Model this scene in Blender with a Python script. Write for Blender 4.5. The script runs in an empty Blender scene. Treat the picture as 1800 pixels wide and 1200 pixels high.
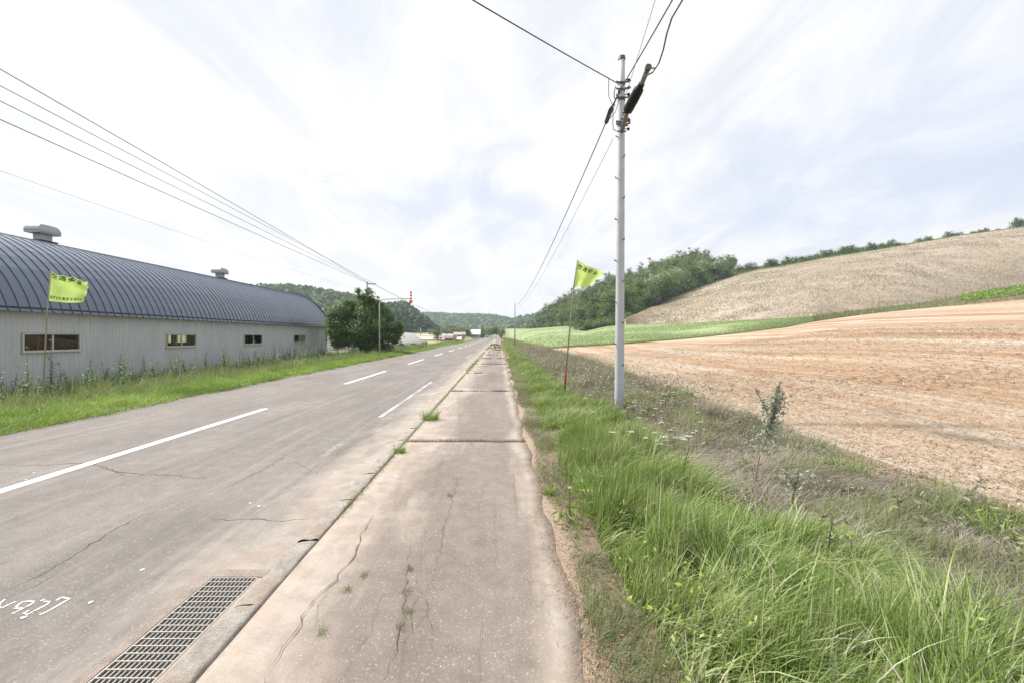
import bpy, math, random
import numpy as np
from mathutils import Vector

random.seed(11)
rng = np.random.default_rng(11)
R = math.radians
sc = bpy.context.scene
COL = sc.collection

# ------------------------------------------------------------------ camera
F, VX, VY, H = 800.0, 877.0, 590.0, 1.6        # focal length and vanishing point of the road, in photo pixels
cam_d = bpy.data.cameras.new('camera')
cam_d.lens = 16.0; cam_d.sensor_width = 36.0
cam_d.shift_x = (900 - VX) / 1800.0
cam_d.shift_y = -(600 - VY) / 1800.0
cam_d.clip_start = 0.05; cam_d.clip_end = 6000
cam = bpy.data.objects.new('camera', cam_d); COL.objects.link(cam)
cam.location = (0, 0, H); cam.rotation_euler = (R(90), 0, 0)
sc.camera = cam

# ------------------------------------------------------------------ node helpers
def node(nt, t, ins=None, **props):
    n = nt.nodes.new(t)
    for k, v in props.items(): setattr(n, k, v)
    for k, v in (ins or {}).items():
        s = n.inputs[k]
        if isinstance(v, bpy.types.NodeSocket): nt.links.new(v, s)
        elif v is not None:
            if isinstance(v, (tuple, list)) and len(v) == 3 and s.type == 'RGBA': v = (*v, 1)
            s.default_value = v
    return n
def mth(nt, op, a, b=None, c=None, clamp=False):
    ins = {0: a}
    if b is not None: ins[1] = b
    if c is not None: ins[2] = c
    return node(nt, 'ShaderNodeMath', ins, operation=op, use_clamp=clamp).outputs[0]
def noise(nt, vec, scale, detail=4, rough=.5, dist=0, out=0):
    return node(nt, 'ShaderNodeTexNoise', {'Vector': vec, 'Scale': scale, 'Detail': detail, 'Roughness': rough, 'Distortion': dist}).outputs[out]
def mix(nt, a, b, f, mode='MIX'):
    n = nt.nodes.new('ShaderNodeMix'); n.data_type = 'RGBA'; n.blend_type = mode
    for i, v in ((0, f), (6, a), (7, b)):
        if isinstance(v, bpy.types.NodeSocket): nt.links.new(v, n.inputs[i])
        else: n.inputs[i].default_value = (*v, 1) if isinstance(v, (tuple, list)) and len(v) == 3 else v
    return n.outputs[2]
def ramp(nt, fac, stops, interp='LINEAR'):
    n = nt.nodes.new('ShaderNodeValToRGB'); nt.links.new(fac, n.inputs[0]); n.color_ramp.interpolation = interp
    el = n.color_ramp.elements
    while len(el) < len(stops): el.new(.5)
    for e, (p, c) in zip(el, stops):
        e.position = p; e.color = (*c, 1) if isinstance(c, (tuple, list)) else (c, c, c, 1)
    return n.outputs[0]
def mapr(nt, v, a, b, c=0., d=1.):
    return node(nt, 'ShaderNodeMapRange', {0: v, 1: a, 2: b, 3: c, 4: d}).outputs[0]
def mapping(nt, vec, scale=(1, 1, 1), rot=(0, 0, 0), loc=(0, 0, 0)):
    return node(nt, 'ShaderNodeMapping', {'Vector': vec, 'Scale': scale, 'Rotation': rot, 'Location': loc}).outputs[0]

# ------------------------------------------------------------------ world, sun, exposure
SUN_EL, SUN_AZ = R(52), R(-62)        # azimuth measured from +Y towards +X
w = bpy.data.worlds.new('World'); sc.world = w; w.use_nodes = True
nt = w.node_tree; nt.nodes.clear()
sky = node(nt, 'ShaderNodeTexSky', sky_type='NISHITA', sun_disc=False)
sky.sun_elevation = SUN_EL; sky.sun_rotation = SUN_AZ; sky.air_density = 1.0; sky.dust_density = 2.5; sky.ozone_density = 1.0
tc = node(nt, 'ShaderNodeTexCoord').outputs['Generated']
sx = node(nt, 'ShaderNodeSeparateXYZ', {0: tc})
zz = mth(nt, 'ADD', mth(nt, 'MAXIMUM', sx.outputs[2], 0.0), 0.22)
cx = mth(nt, 'DIVIDE', sx.outputs[0], zz); cy = mth(nt, 'DIVIDE', sx.outputs[1], zz)
cv = node(nt, 'ShaderNodeCombineXYZ', {0: cx, 1: cy, 2: 0.0}).outputs[0]
big = noise(nt, mapping(nt, cv, (.62, .55, 1), (0, 0, R(35)), (3.1, 1.7, 0)), 1.0, 7, .58, .5)
wis = noise(nt, mapping(nt, cv, (1.7, 1.0, 1), (0, 0, R(62)), (.4, 5.2, 0)), 1.5, 9, .62, .8)
side = mapr(nt, cx, -1.2, 2.2, .13, -.10)
m = mth(nt, 'ADD', mth(nt, 'ADD', mth(nt, 'MULTIPLY', big, .70), mth(nt, 'MULTIPLY', wis, .30)), side)
low = mapr(nt, sx.outputs[2], 0.0, .30, .22, 0.0)
m = mth(nt, 'ADD', m, low)
mask = node(nt, 'ShaderNodeMapRange', {0: m, 1: .38, 2: .62, 3: .0, 4: 1.0}, interpolation_type='SMOOTHSTEP').outputs[0]
thin = mix(nt, sky.outputs[0], (4.95, 5.42, 6.5), .93)
col = mix(nt, thin, mix(nt, (5.95, 6.0, 6.15), (6.9, 6.9, 6.95), mapr(nt, wis, .38, .6)), mask)
bg = node(nt, 'ShaderNodeBackground', {'Color': col, 'Strength': 0.1})
out = node(nt, 'ShaderNodeOutputWorld', {'Surface': bg.outputs[0]})

sd = bpy.data.lights.new('sun', 'SUN'); sd.energy = 4.6; sd.angle = R(3.0); sd.color = (1.0, .955, .89)
sun = bpy.data.objects.new('sun', sd); COL.objects.link(sun)
sv = Vector((math.sin(SUN_AZ) * math.cos(SUN_EL), math.cos(SUN_AZ) * math.cos(SUN_EL), math.sin(SUN_EL)))
sun.rotation_euler = sv.to_track_quat('Z', 'Y').to_euler()
sc.view_settings.view_transform = 'Standard'; sc.view_settings.look = 'None'
sc.view_settings.gamma = 1; sc.view_settings.use_curve_mapping = False
sc.view_settings.exposure = 0.62
sc.render.engine = 'CYCLES'
sc.cycles.max_bounces = 5; sc.cycles.diffuse_bounces = 3; sc.cycles.glossy_bounces = 2
sc.cycles.transparent_max_bounces = 8; sc.cycles.volume_bounces = 0
sc.cycles.use_denoising = True; sc.cycles.denoiser = 'OPENIMAGEDENOISE'; sc.cycles.denoising_input_passes = 'RGB_ALBEDO_NORMAL'; sc.cycles.denoising_prefilter = 'NONE'; sc.cycles.sample_clamp_indirect = 3; sc.cycles.caustics_reflective = False; sc.cycles.caustics_refractive = False

# ------------------------------------------------------------------ geometry helpers
def P(px, py, Y): return ((px - VX) / F * Y, Y, H - (py - VY) / F * Y)
def G(px, py, z=0.0):
    Y = (H - z) * F / (py - VY); return ((px - VX) / F * Y, Y, z)
def hashn(ix, iy, s=0):
    v = np.sin(ix * 127.1 + iy * 311.7 + s * 74.7) * 43758.5453
    return v - np.floor(v)
def vn(x, y, s=0):
    x = np.asarray(x, float); y = np.asarray(y, float)
    ix = np.floor(x); iy = np.floor(y); fx = x - ix; fy = y - iy
    fx = fx * fx * (3 - 2 * fx); fy = fy * fy * (3 - 2 * fy)
    a = hashn(ix, iy, s); b = hashn(ix + 1, iy, s); c = hashn(ix, iy + 1, s); d = hashn(ix + 1, iy + 1, s)
    return a + (b - a) * fx + (c - a) * fy + (a - b - c + d) * fx * fy
def fbm(x, y, s=0, o=3):
    r = 0; a = .5; t = 0
    for k in range(o):
        r = r + a * vn(x * 2 ** k, y * 2 ** k, s + k * 7); t += a; a *= .5
    return r / t

def mesh(name, V, faces, smooth=False, attrs=None):
    """faces: (m,3) or (m,4) int array, or a list of tuples"""
    me = bpy.data.meshes.new(name)
    V = np.asarray(V, np.float32).reshape(-1, 3)
    if isinstance(faces, np.ndarray):
        k = faces.shape[1]; m = len(faces)
        me.vertices.add(len(V)); me.vertices.foreach_set('co', V.ravel())
        me.loops.add(m * k); me.loops.foreach_set('vertex_index', faces.astype(np.int32).ravel())
        me.polygons.add(m); me.polygons.foreach_set('loop_start', np.arange(0, m * k, k, dtype=np.int32))
        me.polygons.foreach_set('loop_total', np.full(m, k, np.int32))
    else:
        me.from_pydata(V.tolist(), [], faces)
    for kname, arr in (attrs or {}).items():
        a = me.attributes.new(kname, 'FLOAT', 'POINT'); a.data.foreach_set('value', np.asarray(arr, np.float32))
    me.update(calc_edges=True)
    if smooth: me.polygons.foreach_set('use_smooth', np.ones(len(me.polygons), bool))
    return me
def tag(o, label=None, cat=None, group=None, kind=None):
    if label: o['label'] = label
    if cat: o['category'] = cat
    if group: o['group'] = group
    if kind: o['kind'] = kind
    return o
def obj(name, me, mt=None, parent=None, loc=None, rot=None, scale=None):
    if mt is not None and len(me.materials) == 0: me.materials.append(mt)
    o = bpy.data.objects.new(name, me); COL.objects.link(o)
    if parent is not None: o.parent = parent
    if loc is not None: o.location = loc
    if rot is not None: o.rotation_euler = rot
    if scale is not None: o.scale = scale if isinstance(scale, (tuple, list)) else (scale,) * 3
    return o
def empty(name, loc=(0, 0, 0), rz=0, label=None, cat=None, group=None):
    o = bpy.data.objects.new(name, None); COL.objects.link(o); o.location = loc; o.rotation_euler = (0, 0, rz)
    return tag(o, label, cat, group)
def copy_tree(o, parent=None):
    c = o.copy(); COL.objects.link(c); c.parent = parent
    for ch in list(o.children): copy_tree(ch, c)
    return c
class MB:
    def __init__(s): s.v = []; s.f = []
    def add(s, V, Fs):
        b = len(s.v); s.v += [tuple(p) for p in V]; s.f += [tuple(i + b for i in f) for f in Fs]; return s
    def box(s, x0, x1, y0, y1, z0, z1):
        V = [(x, y, z) for z in (z0, z1) for y in (y0, y1) for x in (x0, x1)]
        return s.add(V, [(0, 2, 3, 1), (4, 5, 7, 6), (0, 1, 5, 4), (2, 6, 7, 3), (0, 4, 6, 2), (1, 3, 7, 5)])
    def tube(s, pts, rad, n=8, cap=True):
        pts = [Vector(p) for p in pts]; rs = rad if isinstance(rad, (list, tuple)) else [rad] * len(pts)
        V = []; k = len(pts); up = None
        for i, p in enumerate(pts):
            d = (pts[min(i + 1, k - 1)] - pts[max(i - 1, 0)]).normalized()
            if up is None:
                up = Vector((0, 0, 1)) if abs(d.z) < .9 else Vector((1, 0, 0))
            a = d.cross(up).normalized(); b = a.cross(d).normalized(); up = b
            for j in range(n):
                t = 2 * math.pi * j / n; V.append(p + (a * math.cos(t) + b * math.sin(t)) * rs[i])
        Fs = [(i * n + j, i * n + (j + 1) % n, (i + 1) * n + (j + 1) % n, (i + 1) * n + j) for i in range(k - 1) for j in range(n)]
        if cap: Fs += [tuple(range(n - 1, -1, -1)), tuple((k - 1) * n + j for j in range(n))]
        return s.add(V, Fs)
    def mesh(s, name, smooth=False): return mesh(name, s.v, s.f, smooth)
    def build(s, name, mt, parent=None, smooth=False, **kw): return obj(name, s.mesh(name, smooth), mt, parent, **kw)

def gridmesh(name, X, Y, Z, smooth=True, skip=None, attrs=None):
    """X,Y,Z arrays (rows, cols)"""
    r, c = X.shape
    V = np.stack([X, Y, Z], -1).reshape(-1, 3)
    i, j = np.meshgrid(np.arange(r - 1), np.arange(c - 1), indexing='ij')
    if skip is not None:
        keep = ~skip; i = i[keep]; j = j[keep]
    i = i.ravel(); j = j.ravel()
    Fq = np.stack([i * c + j, i * c + j + 1, (i + 1) * c + j + 1, (i + 1) * c + j], -1)
    return mesh(name, V, Fq, smooth, attrs)

def blades(base, h, wd, az, bend, face=None, segs=3, tint=None):
    n = len(base); base = np.asarray(base, float)
    h = np.broadcast_to(h, n); wd = np.broadcast_to(wd, n); az = np.broadcast_to(az, n); bend = np.broadcast_to(bend, n)
    if face is None: face = rng.uniform(0, 2 * np.pi, n)
    if tint is None: tint = rng.uniform(0, 1, n)
    side = np.stack([-np.sin(face), np.cos(face), np.zeros(n)], -1)
    dr = np.stack([np.cos(az), np.sin(az), np.zeros(n)], -1)
    nv = 2 * segs + 1; V = np.zeros((n, nv, 3)); T = np.zeros((n, nv))
    for k in range(segs + 1):
        t = k / segs
        c = base + dr * (bend * h * t ** 1.8)[:, None] + np.array([0, 0, 1.]) * (h * t * (1 - .42 * np.clip(bend, 0, 1.6) * t))[:, None]
        ww = (wd * (1 - t) ** .7 * .5)[:, None]
        if k < segs:
            V[:, 2 * k] = c - side * ww; V[:, 2 * k + 1] = c + side * ww; T[:, 2 * k] = T[:, 2 * k + 1] = t
        else:
            V[:, 2 * k] = c; T[:, 2 * k] = 1
    tri = []
    for k in range(segs - 1):
        a = 2 * k; tri += [(a, a + 1, a + 3), (a, a + 3, a + 2)]
    a = 2 * (segs - 1); tri.append((a, a + 1, a + 2))
    tri = np.array(tri)
    Fs = (tri[None] + (np.arange(n) * nv)[:, None, None]).reshape(-1, 3)
    return V.reshape(-1, 3), Fs, np.repeat(tint, nv), T.ravel()
def cards(pos, size, nrm=None, tint=None, asp=1.6, jitter=.25):
    """leaf-shaped four-corner faces at pos, random or along nrm"""
    n = len(pos); pos = np.asarray(pos, float); size = np.broadcast_to(size, n)[:, None]
    if nrm is None: nrm = rng.normal(size=(n, 3))
    nrm = nrm / (np.linalg.norm(nrm, axis=1, keepdims=True) + 1e-9)
    a = np.cross(nrm, rng.normal(size=(n, 3))); a /= np.linalg.norm(a, axis=1, keepdims=True) + 1e-9
    b = np.cross(nrm, a)
    V = np.stack([pos - a * size * asp * .5, pos + b * size * .5 * rng.uniform(.6, 1.2, (n, 1)), pos + a * size * asp * .5, pos - b * size * .5 * rng.uniform(.6, 1.2, (n, 1))], 1)
    V += nrm[:, None] * rng.normal(0, jitter, (n, 4))[:, :, None] * size[:, None] * .4
    Fs = np.arange(n * 4).reshape(n, 4)
    if tint is None: tint = rng.uniform(0, 1, n)
    return V.reshape(-1, 3), Fs, np.repeat(tint, 4)
def join_blades(parts):
    V, Fs, T = [], [], []; b = 0
    for p in parts:
        V.append(p[0]); Fs.append(p[1] + b); T.append(p[2]); b += len(p[0])
    return np.concatenate(V), np.concatenate(Fs), np.concatenate(T)

# ------------------------------------------------------------------ materials
def newmat(name):
    m = bpy.data.materials.new(name); m.use_nodes = True; m.node_tree.nodes.clear(); return m, m.node_tree
def finish(nt, colr, rough=.8, bump=None, bs=.3, bd=.01, **kw):
    p = node(nt, 'ShaderNodeBsdfPrincipled', {'Base Color': colr, 'Roughness': rough})
    for k, v in kw.items(): 
        s = p.inputs[k.replace('_', ' ')]
        if isinstance(v, bpy.types.NodeSocket): nt.links.new(v, s)
        else: s.default_value = v
    if bump is not None:
        b = node(nt, 'ShaderNodeBump', {'Height': bump, 'Strength': bs, 'Distance': bd})
        nt.links.new(b.outputs[0], p.inputs['Normal'])
    node(nt, 'ShaderNodeOutputMaterial', {'Surface': p.outputs[0]})
    return p
def oc(nt): return node(nt, 'ShaderNodeTexCoord').outputs['Object']
def plain(name, c, rough=.6, metal=0., var=.18, scale=6., bump=.15, spec=.5, dirt=None):
    m, nt = newmat(name); v = oc(nt)
    n = noise(nt, v, scale, 6, .6)
    a = tuple(x * (1 - var) for x in c); b = tuple(min(1, x * (1 + var)) for x in c)
    cc = ramp(nt, n, [(.3, a), (.7, b)])
    if dirt is not None:
        dn = noise(nt, mapping(nt, v, (3, 3, .5)), scale * .8, 5, .7)
        cc = mix(nt, cc, dirt, mapr(nt, dn, .5, .75, 0, .7))
    finish(nt, cc, rough, n, bump, .004, Metallic=metal, Specular_IOR_Level=spec)
    return m
def leafmat(name, stops, trans=.35, rough=.55, nscale=1.2, var=.35, spec=.35):
    """per-blade tint attribute + world noise; translucent two-sided"""
    m, nt = newmat(name); v = oc(nt)
    at = node(nt, 'ShaderNodeAttribute', attribute_name='tint').outputs['Fac']
    n = noise(nt, v, nscale, 3, .6)
    oi = node(nt, 'ShaderNodeObjectInfo').outputs['Random']
    f = mth(nt, 'ADD', mth(nt, 'MULTIPLY', at, 1 - var), mth(nt, 'MULTIPLY', mapr(nt, n, .3, .7), var))
    f = mth(nt, 'ADD', f, mth(nt, 'MULTIPLY', mth(nt, 'SUBTRACT', oi, .5), .22))
    c = ramp(nt, f, stops)
    p = node(nt, 'ShaderNodeBsdfPrincipled', {'Base Color': c, 'Roughness': rough, 'Specular IOR Level': spec})
    t = node(nt, 'ShaderNodeBsdfTranslucent', {'Color': mix(nt, c, (.55, .8, .15), .22)})
    ms = node(nt, 'ShaderNodeMixShader', {0: trans, 1: p.outputs[0], 2: t.outputs[0]})
    node(nt, 'ShaderNodeOutputMaterial', {'Surface': ms.outputs[0]})
    return m

def mat_asphalt(name, walk):
    m, nt = newmat(name); v = oc(nt); s = node(nt, 'ShaderNodeSeparateXYZ', {0: v})
    X, Y = s.outputs[0], s.outputs[1]
    n1 = noise(nt, mapping(nt, v, (1, .35, 1)), .9, 5, .6, .3)
    n2 = noise(nt, v, 5.5, 6, .65, .2)
    sp = noise(nt, v, 150, 3, .7)
    vo = node(nt, 'ShaderNodeTexVoronoi', {'Vector': v, 'Scale': 110.}, feature='F1')
    fl = mapr(nt, vo.outputs['Color'], .80, .95)
    f = mth(nt, 'ADD', mth(nt, 'MULTIPLY', n1, .6), mth(nt, 'MULTIPLY', n2, .4))
    if walk: c = ramp(nt, f, [(.32, (.135, .109, .092)), (.5, (.195, .162, .139)), (.68, (.265, .225, .195))])
    else: c = ramp(nt, f, [(.30, (.118, .106, .095)), (.5, (.172, .155, .141)), (.70, (.24, .218, .198))])
    sp2 = noise(nt, v, 55, 4, .75)
    c = mix(nt, c, (.05, .042, .036), mapr(nt, sp, .52, .74, 0, .7)); c = mix(nt, c, (.40, .35, .31), mapr(nt, sp2, .56, .74, 0, .45))
    c = mix(nt, c, (.52, .48, .44), mth(nt, 'MULTIPLY', fl, mapr(nt, sp, .35, .6, .15, .62)))
    sn = noise(nt, mapping(nt, v, (2.2, .5, 1), (0, 0, 0), (7, 3, 0)), 1.3, 7, .66, .5)
    if walk:
        e1 = mapr(nt, X, -1.45, -.45, .55, -.22)
        e2 = mapr(nt, X, .05, .45, -.30, .62)
        e = mth(nt, 'MAXIMUM', e1, e2)
        # sand gathers around each joint of the slabs
        jn = mth(nt, 'ABSOLUTE', mth(nt, 'SUBTRACT', mth(nt, 'FRACT', mth(nt, 'DIVIDE', mth(nt, 'SUBTRACT', Y, .65 - 3.125), 6.25)), .5))
        e = mth(nt, 'ADD', e, mapr(nt, jn, 0., .16, .26, 0.))
    else:
        e = mth(nt, 'MAXIMUM', mapr(nt, X, -2.7, -1.62, -.20, .42), mapr(nt, X, -8.5, -8.1, .2, -.3))
    sm = mth(nt, 'MULTIPLY', mapr(nt, mth(nt, 'ADD', sn, e), .48, .86, 0, .85), mapr(nt, mth(nt, 'ADD', mth(nt, 'MULTIPLY', n2, .6), mth(nt, 'MULTIPLY', sp, .4)), .30, .58, .35, 1.))
    snd = ramp(nt, noise(nt, v, 2.2, 5, .6), [(.32, (.38, .30, .235)), (.5, (.42, .36, .305)), (.68, (.47, .425, .38))])
    snd = mix(nt, snd, (.20, .15, .12), mapr(nt, sp, .50, .72, 0, .7)); snd = mix(nt, snd, (.24, .18, .145), mapr(nt, sp2, .55, .72, 0, .55))
    c = mix(nt, c, snd, sm)
    if not walk:
        gr = noise(nt, mapping(nt, v, (3.0, .10, 1)), 2.0, 5, .6)      # tyre-worn lengthwise streaks
        c = mix(nt, c, (.29, .265, .245), mapr(nt, gr, .50, .75, 0, .45))
        alli = node(nt, 'ShaderNodeTexVoronoi', {'Vector': mapping(nt, node(nt, 'ShaderNodeVectorMath', {0: v, 1: noise(nt, v, 2.5, 4, .6, 0, 1)}, operation='ADD').outputs[0], (1, 1, 1)), 'Scale': 1.1}, feature='DISTANCE_TO_EDGE')
        ck = mth(nt, 'MULTIPLY', mapr(nt, alli.outputs[0], 0.003, 0.012, 1, 0), mapr(nt, noise(nt, v, .35, 3, .5), .56, .66))
        c = mix(nt, c, (.07, .06, .055), mth(nt, 'MULTIPLY', ck, .55))
    h = mth(nt, 'ADD', mth(nt, 'MULTIPLY', sp, .7), mth(nt, 'MULTIPLY', n2, 1.2))
    finish(nt, c, .82, h, .55, .008, Specular_IOR_Level=.3)
    return m
M = {}
M['road'] = mat_asphalt('asphalt_road', False)
M['walk'] = mat_asphalt('asphalt_walk', True)
def mat_conc(name, a, b, dk):
    m, nt = newmat(name); v = oc(nt)
    n = noise(nt, v, 9, 7, .7, .3); sp = noise(nt, v, 110, 3, .7)
    c = ramp(nt, n, [(.32, a), (.62, b)])
    c = mix(nt, c, dk, mapr(nt, noise(nt, v, 3.1, 6, .7, .6), .52, .68, 0, .75))
    c = mix(nt, c, (.12, .10, .09), mapr(nt, sp, .55, .75, 0, .6)); c = mix(nt, c, (.44, .34, .26), mapr(nt, noise(nt, v, 1.7, 6, .7, .5), .50, .64, 0, .6))
    finish(nt, c, .9, mth(nt, 'ADD', mth(nt, 'MULTIPLY', n, 2.), sp), 1., .02); return m
M['kerb'] = mat_conc('weathered_concrete', (.30, .27, .24), (.48, .44, .39), (.24, .19, .155))
M['conc'] = mat_conc('sandy_concrete', (.33, .28, .24), (.46, .39, .33), (.30, .21, .15))
M['pit_and_shade'] = plain('pit_concrete_and_shade', (.022, .018, .015), .95)  # drain concrete; also the painted shade inside the greenhouses
M['dark'] = plain('crack_dark', (.085, .066, .053), .95, var=.4, scale=20)
M['galv'] = plain('galvanised_steel', (.44, .44, .44), .5, .3, .15, 14, .1); M['grate'] = plain('dull_grate_steel', (.36, .34, .31), .55, .2, .25, 22, .1, dirt=(.22, .17, .13))
M['pole'] = plain('pole_grey', (.45, .475, .51), .55, .05, .10, 3.5, .15, dirt=(.40, .39, .38))
M['polefar'] = plain('pole_dark', (.26, .26, .27), .7)
M['cable'] = plain('black_cable', (.035, .034, .036), .6)
M['closure'] = plain('closure_black', (.012, .011, .010), .7, var=.35, scale=25, bump=.5, spec=.25)
M['cablegrey'] = plain('weathered_tube', (.19, .165, .14), .65, var=.4, scale=30)
M['bolt'] = plain('bolt_steel', (.10, .10, .11), .5, .5)
M['wood'] = plain('weathered_cane', (.30, .26, .21), .75)
M['redtape'] = plain('red_tape', (.32, .045, .025), .6)
M['red'] = plain('sign_red', (.72, .035, .025), .4, var=.05)
M['white'] = plain('white_paint', (.78, .78, .77), .5, var=.05)
M['frame'] = plain('window_frame_beige', (.55, .52, .45), .45, .2, .08)
M['navy'] = plain('navy_trim', (.018, .022, .035), .45, .2)
M['lining'] = plain('rusty_lining', (.16, .045, .028), .85, var=.55, scale=1.5)
M['floor'] = plain('barn_floor', (.11, .08, .06), .9)
M['ventgrey'] = plain('vent_grey', (.36, .37, .39), .5, .3, .07, 4)
M['film'] = plain('white_film', (.84, .84, .86), .5, var=.04)
m, nt = newmat('white_plastic_film'); M['film'] = m
_p = node(nt, 'ShaderNodeBsdfPrincipled', {'Base Color': (.86, .86, .88), 'Roughness': .5}); _t = node(nt, 'ShaderNodeBsdfTranslucent', {'Color': (.88, .88, .9)})
_m = node(nt, 'ShaderNodeMixShader', {0: .55, 1: _p.outputs[0], 2: _t.outputs[0]}); node(nt, 'ShaderNodeOutputMaterial', {'Surface': _m.outputs[0]})
M['greenbin'] = plain('green_container', (.03, .30, .07), .5)
M['roofwhite'] = plain('white_roof', (.66, .64, .63), .6)
M['roofred'] = plain('red_roof', (.24, .13, .115), .7)
M['wallgrey'] = plain('plaster_grey', (.33, .32, .31), .8)
M['bark'] = plain('bark', (.11, .085, .065), .9, var=.4, scale=12, bump=.6)
M['birch'] = plain('pale_bark', (.42, .39, .35), .85, var=.35, scale=10)
M['car'] = plain('car_dark', (.03, .035, .045), .3, .4)
M['carw'] = plain('car_white', (.7, .7, .7), .3)
M['tyre'] = plain('tyre', (.02, .02, .02), .8)

# glass
m, nt = newmat('window_glass'); M['glass'] = m
fr = node(nt, 'ShaderNodeFresnel', {'IOR': 1.5}).outputs[0]
tr = node(nt, 'ShaderNodeBsdfTransparent', {'Color': (.75, .78, .76)}); gl = node(nt, 'ShaderNodeBsdfGlossy', {'Roughness': .03, 'Color': (.9, .9, .9)})
ms = node(nt, 'ShaderNodeMixShader', {0: mth(nt, 'MULTIPLY', fr, .8), 1: tr.outputs[0], 2: gl.outputs[0]}); node(nt, 'ShaderNodeOutputMaterial', {'Surface': ms.outputs[0]})
# painted siding and roof steel
m, nt = newmat('siding_grey'); M['siding'] = m; v = oc(nt)
n = noise(nt, mapping(nt, v, (1, 1, .25)), 1.6, 5, .6)
st = noise(nt, mapping(nt, v, (6, 6, .35)), 2.5, 4, .6)
c = ramp(nt, n, [(.3, (.44, .455, .475)), (.7, (.52, .535, .55))]); c = mix(nt, c, (.2, .18, .16), mapr(nt, st, .58, .8, 0, .35))
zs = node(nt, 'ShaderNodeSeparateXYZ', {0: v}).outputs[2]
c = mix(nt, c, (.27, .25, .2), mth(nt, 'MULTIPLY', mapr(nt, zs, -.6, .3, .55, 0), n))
finish(nt, c, .5, n, .05, .01, Metallic=.1)
m, nt = newmat('roof_blue_steel'); M['roof'] = m; v = node(nt, 'ShaderNodeTexCoord').outputs['Object']
oi = node(nt, 'ShaderNodeObjectInfo').outputs['Random']
pv = node(nt, 'ShaderNodeVectorMath', {0: v, 1: node(nt, 'ShaderNodeCombineXYZ', {0: 0., 1: mth(nt, 'MULTIPLY', oi, 50.), 2: 0.}).outputs[0]}, operation='ADD').outputs[0]
n = noise(nt, pv, 1.3, 5, .6)
c = ramp(nt, mth(nt, 'ADD', mth(nt, 'MULTIPLY', n, .7), mth(nt, 'MULTIPLY', oi, .3)), [(.3, (.026, .048, .098)), (.7, (.044, .075, .142))])
finish(nt, c, mapr(nt, n, .3, .7, .48, .6), n, .12, .02, Metallic=.15, Specular_IOR_Level=.6, Coat_Weight=1.0, Coat_Roughness=.25, Coat_IOR=1.65)
# road paint, worn through
def mat_paint(name, lo, hi):
    m, nt = newmat(name); v = oc(nt)
    n = noise(nt, v, 14, 8, .75); n2 = noise(nt, v, 90, 3, .7); n3 = noise(nt, v, 1.1, 3, .5)
    k = mth(nt, 'ADD', mth(nt, 'ADD', mth(nt, 'MULTIPLY', n, .5), mth(nt, 'MULTIPLY', n2, .3)), mth(nt, 'MULTIPLY', n3, .2))
    a = mapr(nt, k, lo, hi)
    c = ramp(nt, n3, [(.3, (.66, .65, .63)), (.7, (.80, .80, .78))])
    p = node(nt, 'ShaderNodeBsdfPrincipled', {'Base Color': c, 'Roughness': .7}); t = node(nt, 'ShaderNodeBsdfTransparent')
    ms = node(nt, 'ShaderNodeMixShader', {0: a, 1: t.outputs[0], 2: p.outputs[0]}); node(nt, 'ShaderNodeOutputMaterial', {'Surface': ms.outputs[0]})
    return m
M['paint'] = mat_paint('road_paint', .34, .43); M['paintworn'] = mat_paint('road_paint_worn', .40, .62); M['paintold'] = mat_paint('road_paint_old', .50, .66); M['chalk'] = mat_paint('chalk_paint', .36, .50)
# fields
def fieldmat(name, fn):
    m, nt = newmat(name); v = oc(nt); c, h, bs, bd = fn(nt, v); finish(nt, c, .95, h, bs, bd, Specular_IOR_Level=.15); return m
def f_brown(nt, v):
    rv = mapping(nt, v, (1, 1, 1), (0, 0, R(1.5)))
    w1 = noise(nt, mapping(nt, rv, (.42, .022, .1)), 1.0, 4, .6, .25)       # windrows, lengthwise
    w2 = noise(nt, mapping(nt, rv, (2.4, .03, .3)), 1.4, 5, .7)
    fine = noise(nt, mapping(nt, rv, (22, 3.5, 8)), 1.0, 5, .75, .6)
    f2 = noise(nt, v, 11, 6, .75)
    k = mth(nt, 'ADD', mth(nt, 'ADD', mth(nt, 'MULTIPLY', w1, .56), mth(nt, 'MULTIPLY', w2, .34)), mth(nt, 'MULTIPLY', f2, .10))
    xs = node(nt, 'ShaderNodeSeparateXYZ', {0: v}).outputs[0]
    k = mth(nt, 'ADD', k, mapr(nt, xs, 4.5, 9.5, .09, 0.))
    c = ramp(nt, k, [(.40, (.26, .160, .096)), (.47, (.335, .222, .140)), (.52, (.37, .28, .20)), (.59, (.45, .40, .325))])
    c = mix(nt, c, (.52, .45, .36), mapr(nt, fine, .54, .72, 0, .65))
    c = mix(nt, c, (.20, .12, .075), mapr(nt, f2, .58, .8, 0, .45))
    return c, mth(nt, 'ADD', fine, f2), .6, .04
M['brown'] = fieldmat('harvested_field', f_brown)
def f_green(nt, v):
    a = noise(nt, mapping(nt, v, (.06, .02, .1)), 1, 5, .6, .3); b = noise(nt, v, 2.2, 6, .75)
    r = noise(nt, mapping(nt, v, (2.2, .06, .5), (0, 0, R(5))), 1, 3, .6)
    c = ramp(nt, mth(nt, 'ADD', mth(nt, 'MULTIPLY', a, .6), mth(nt, 'MULTIPLY', b, .4)), [(.32, (.20, .26, .11)), (.5, (.26, .32, .155)), (.68, (.35, .38, .23))])
    c = mix(nt, c, (.36, .36, .22), mapr(nt, r, .5, .7, 0, .35))
    return c, b, .8, .08
M['green'] = fieldmat('green_meadow', f_green)
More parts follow.
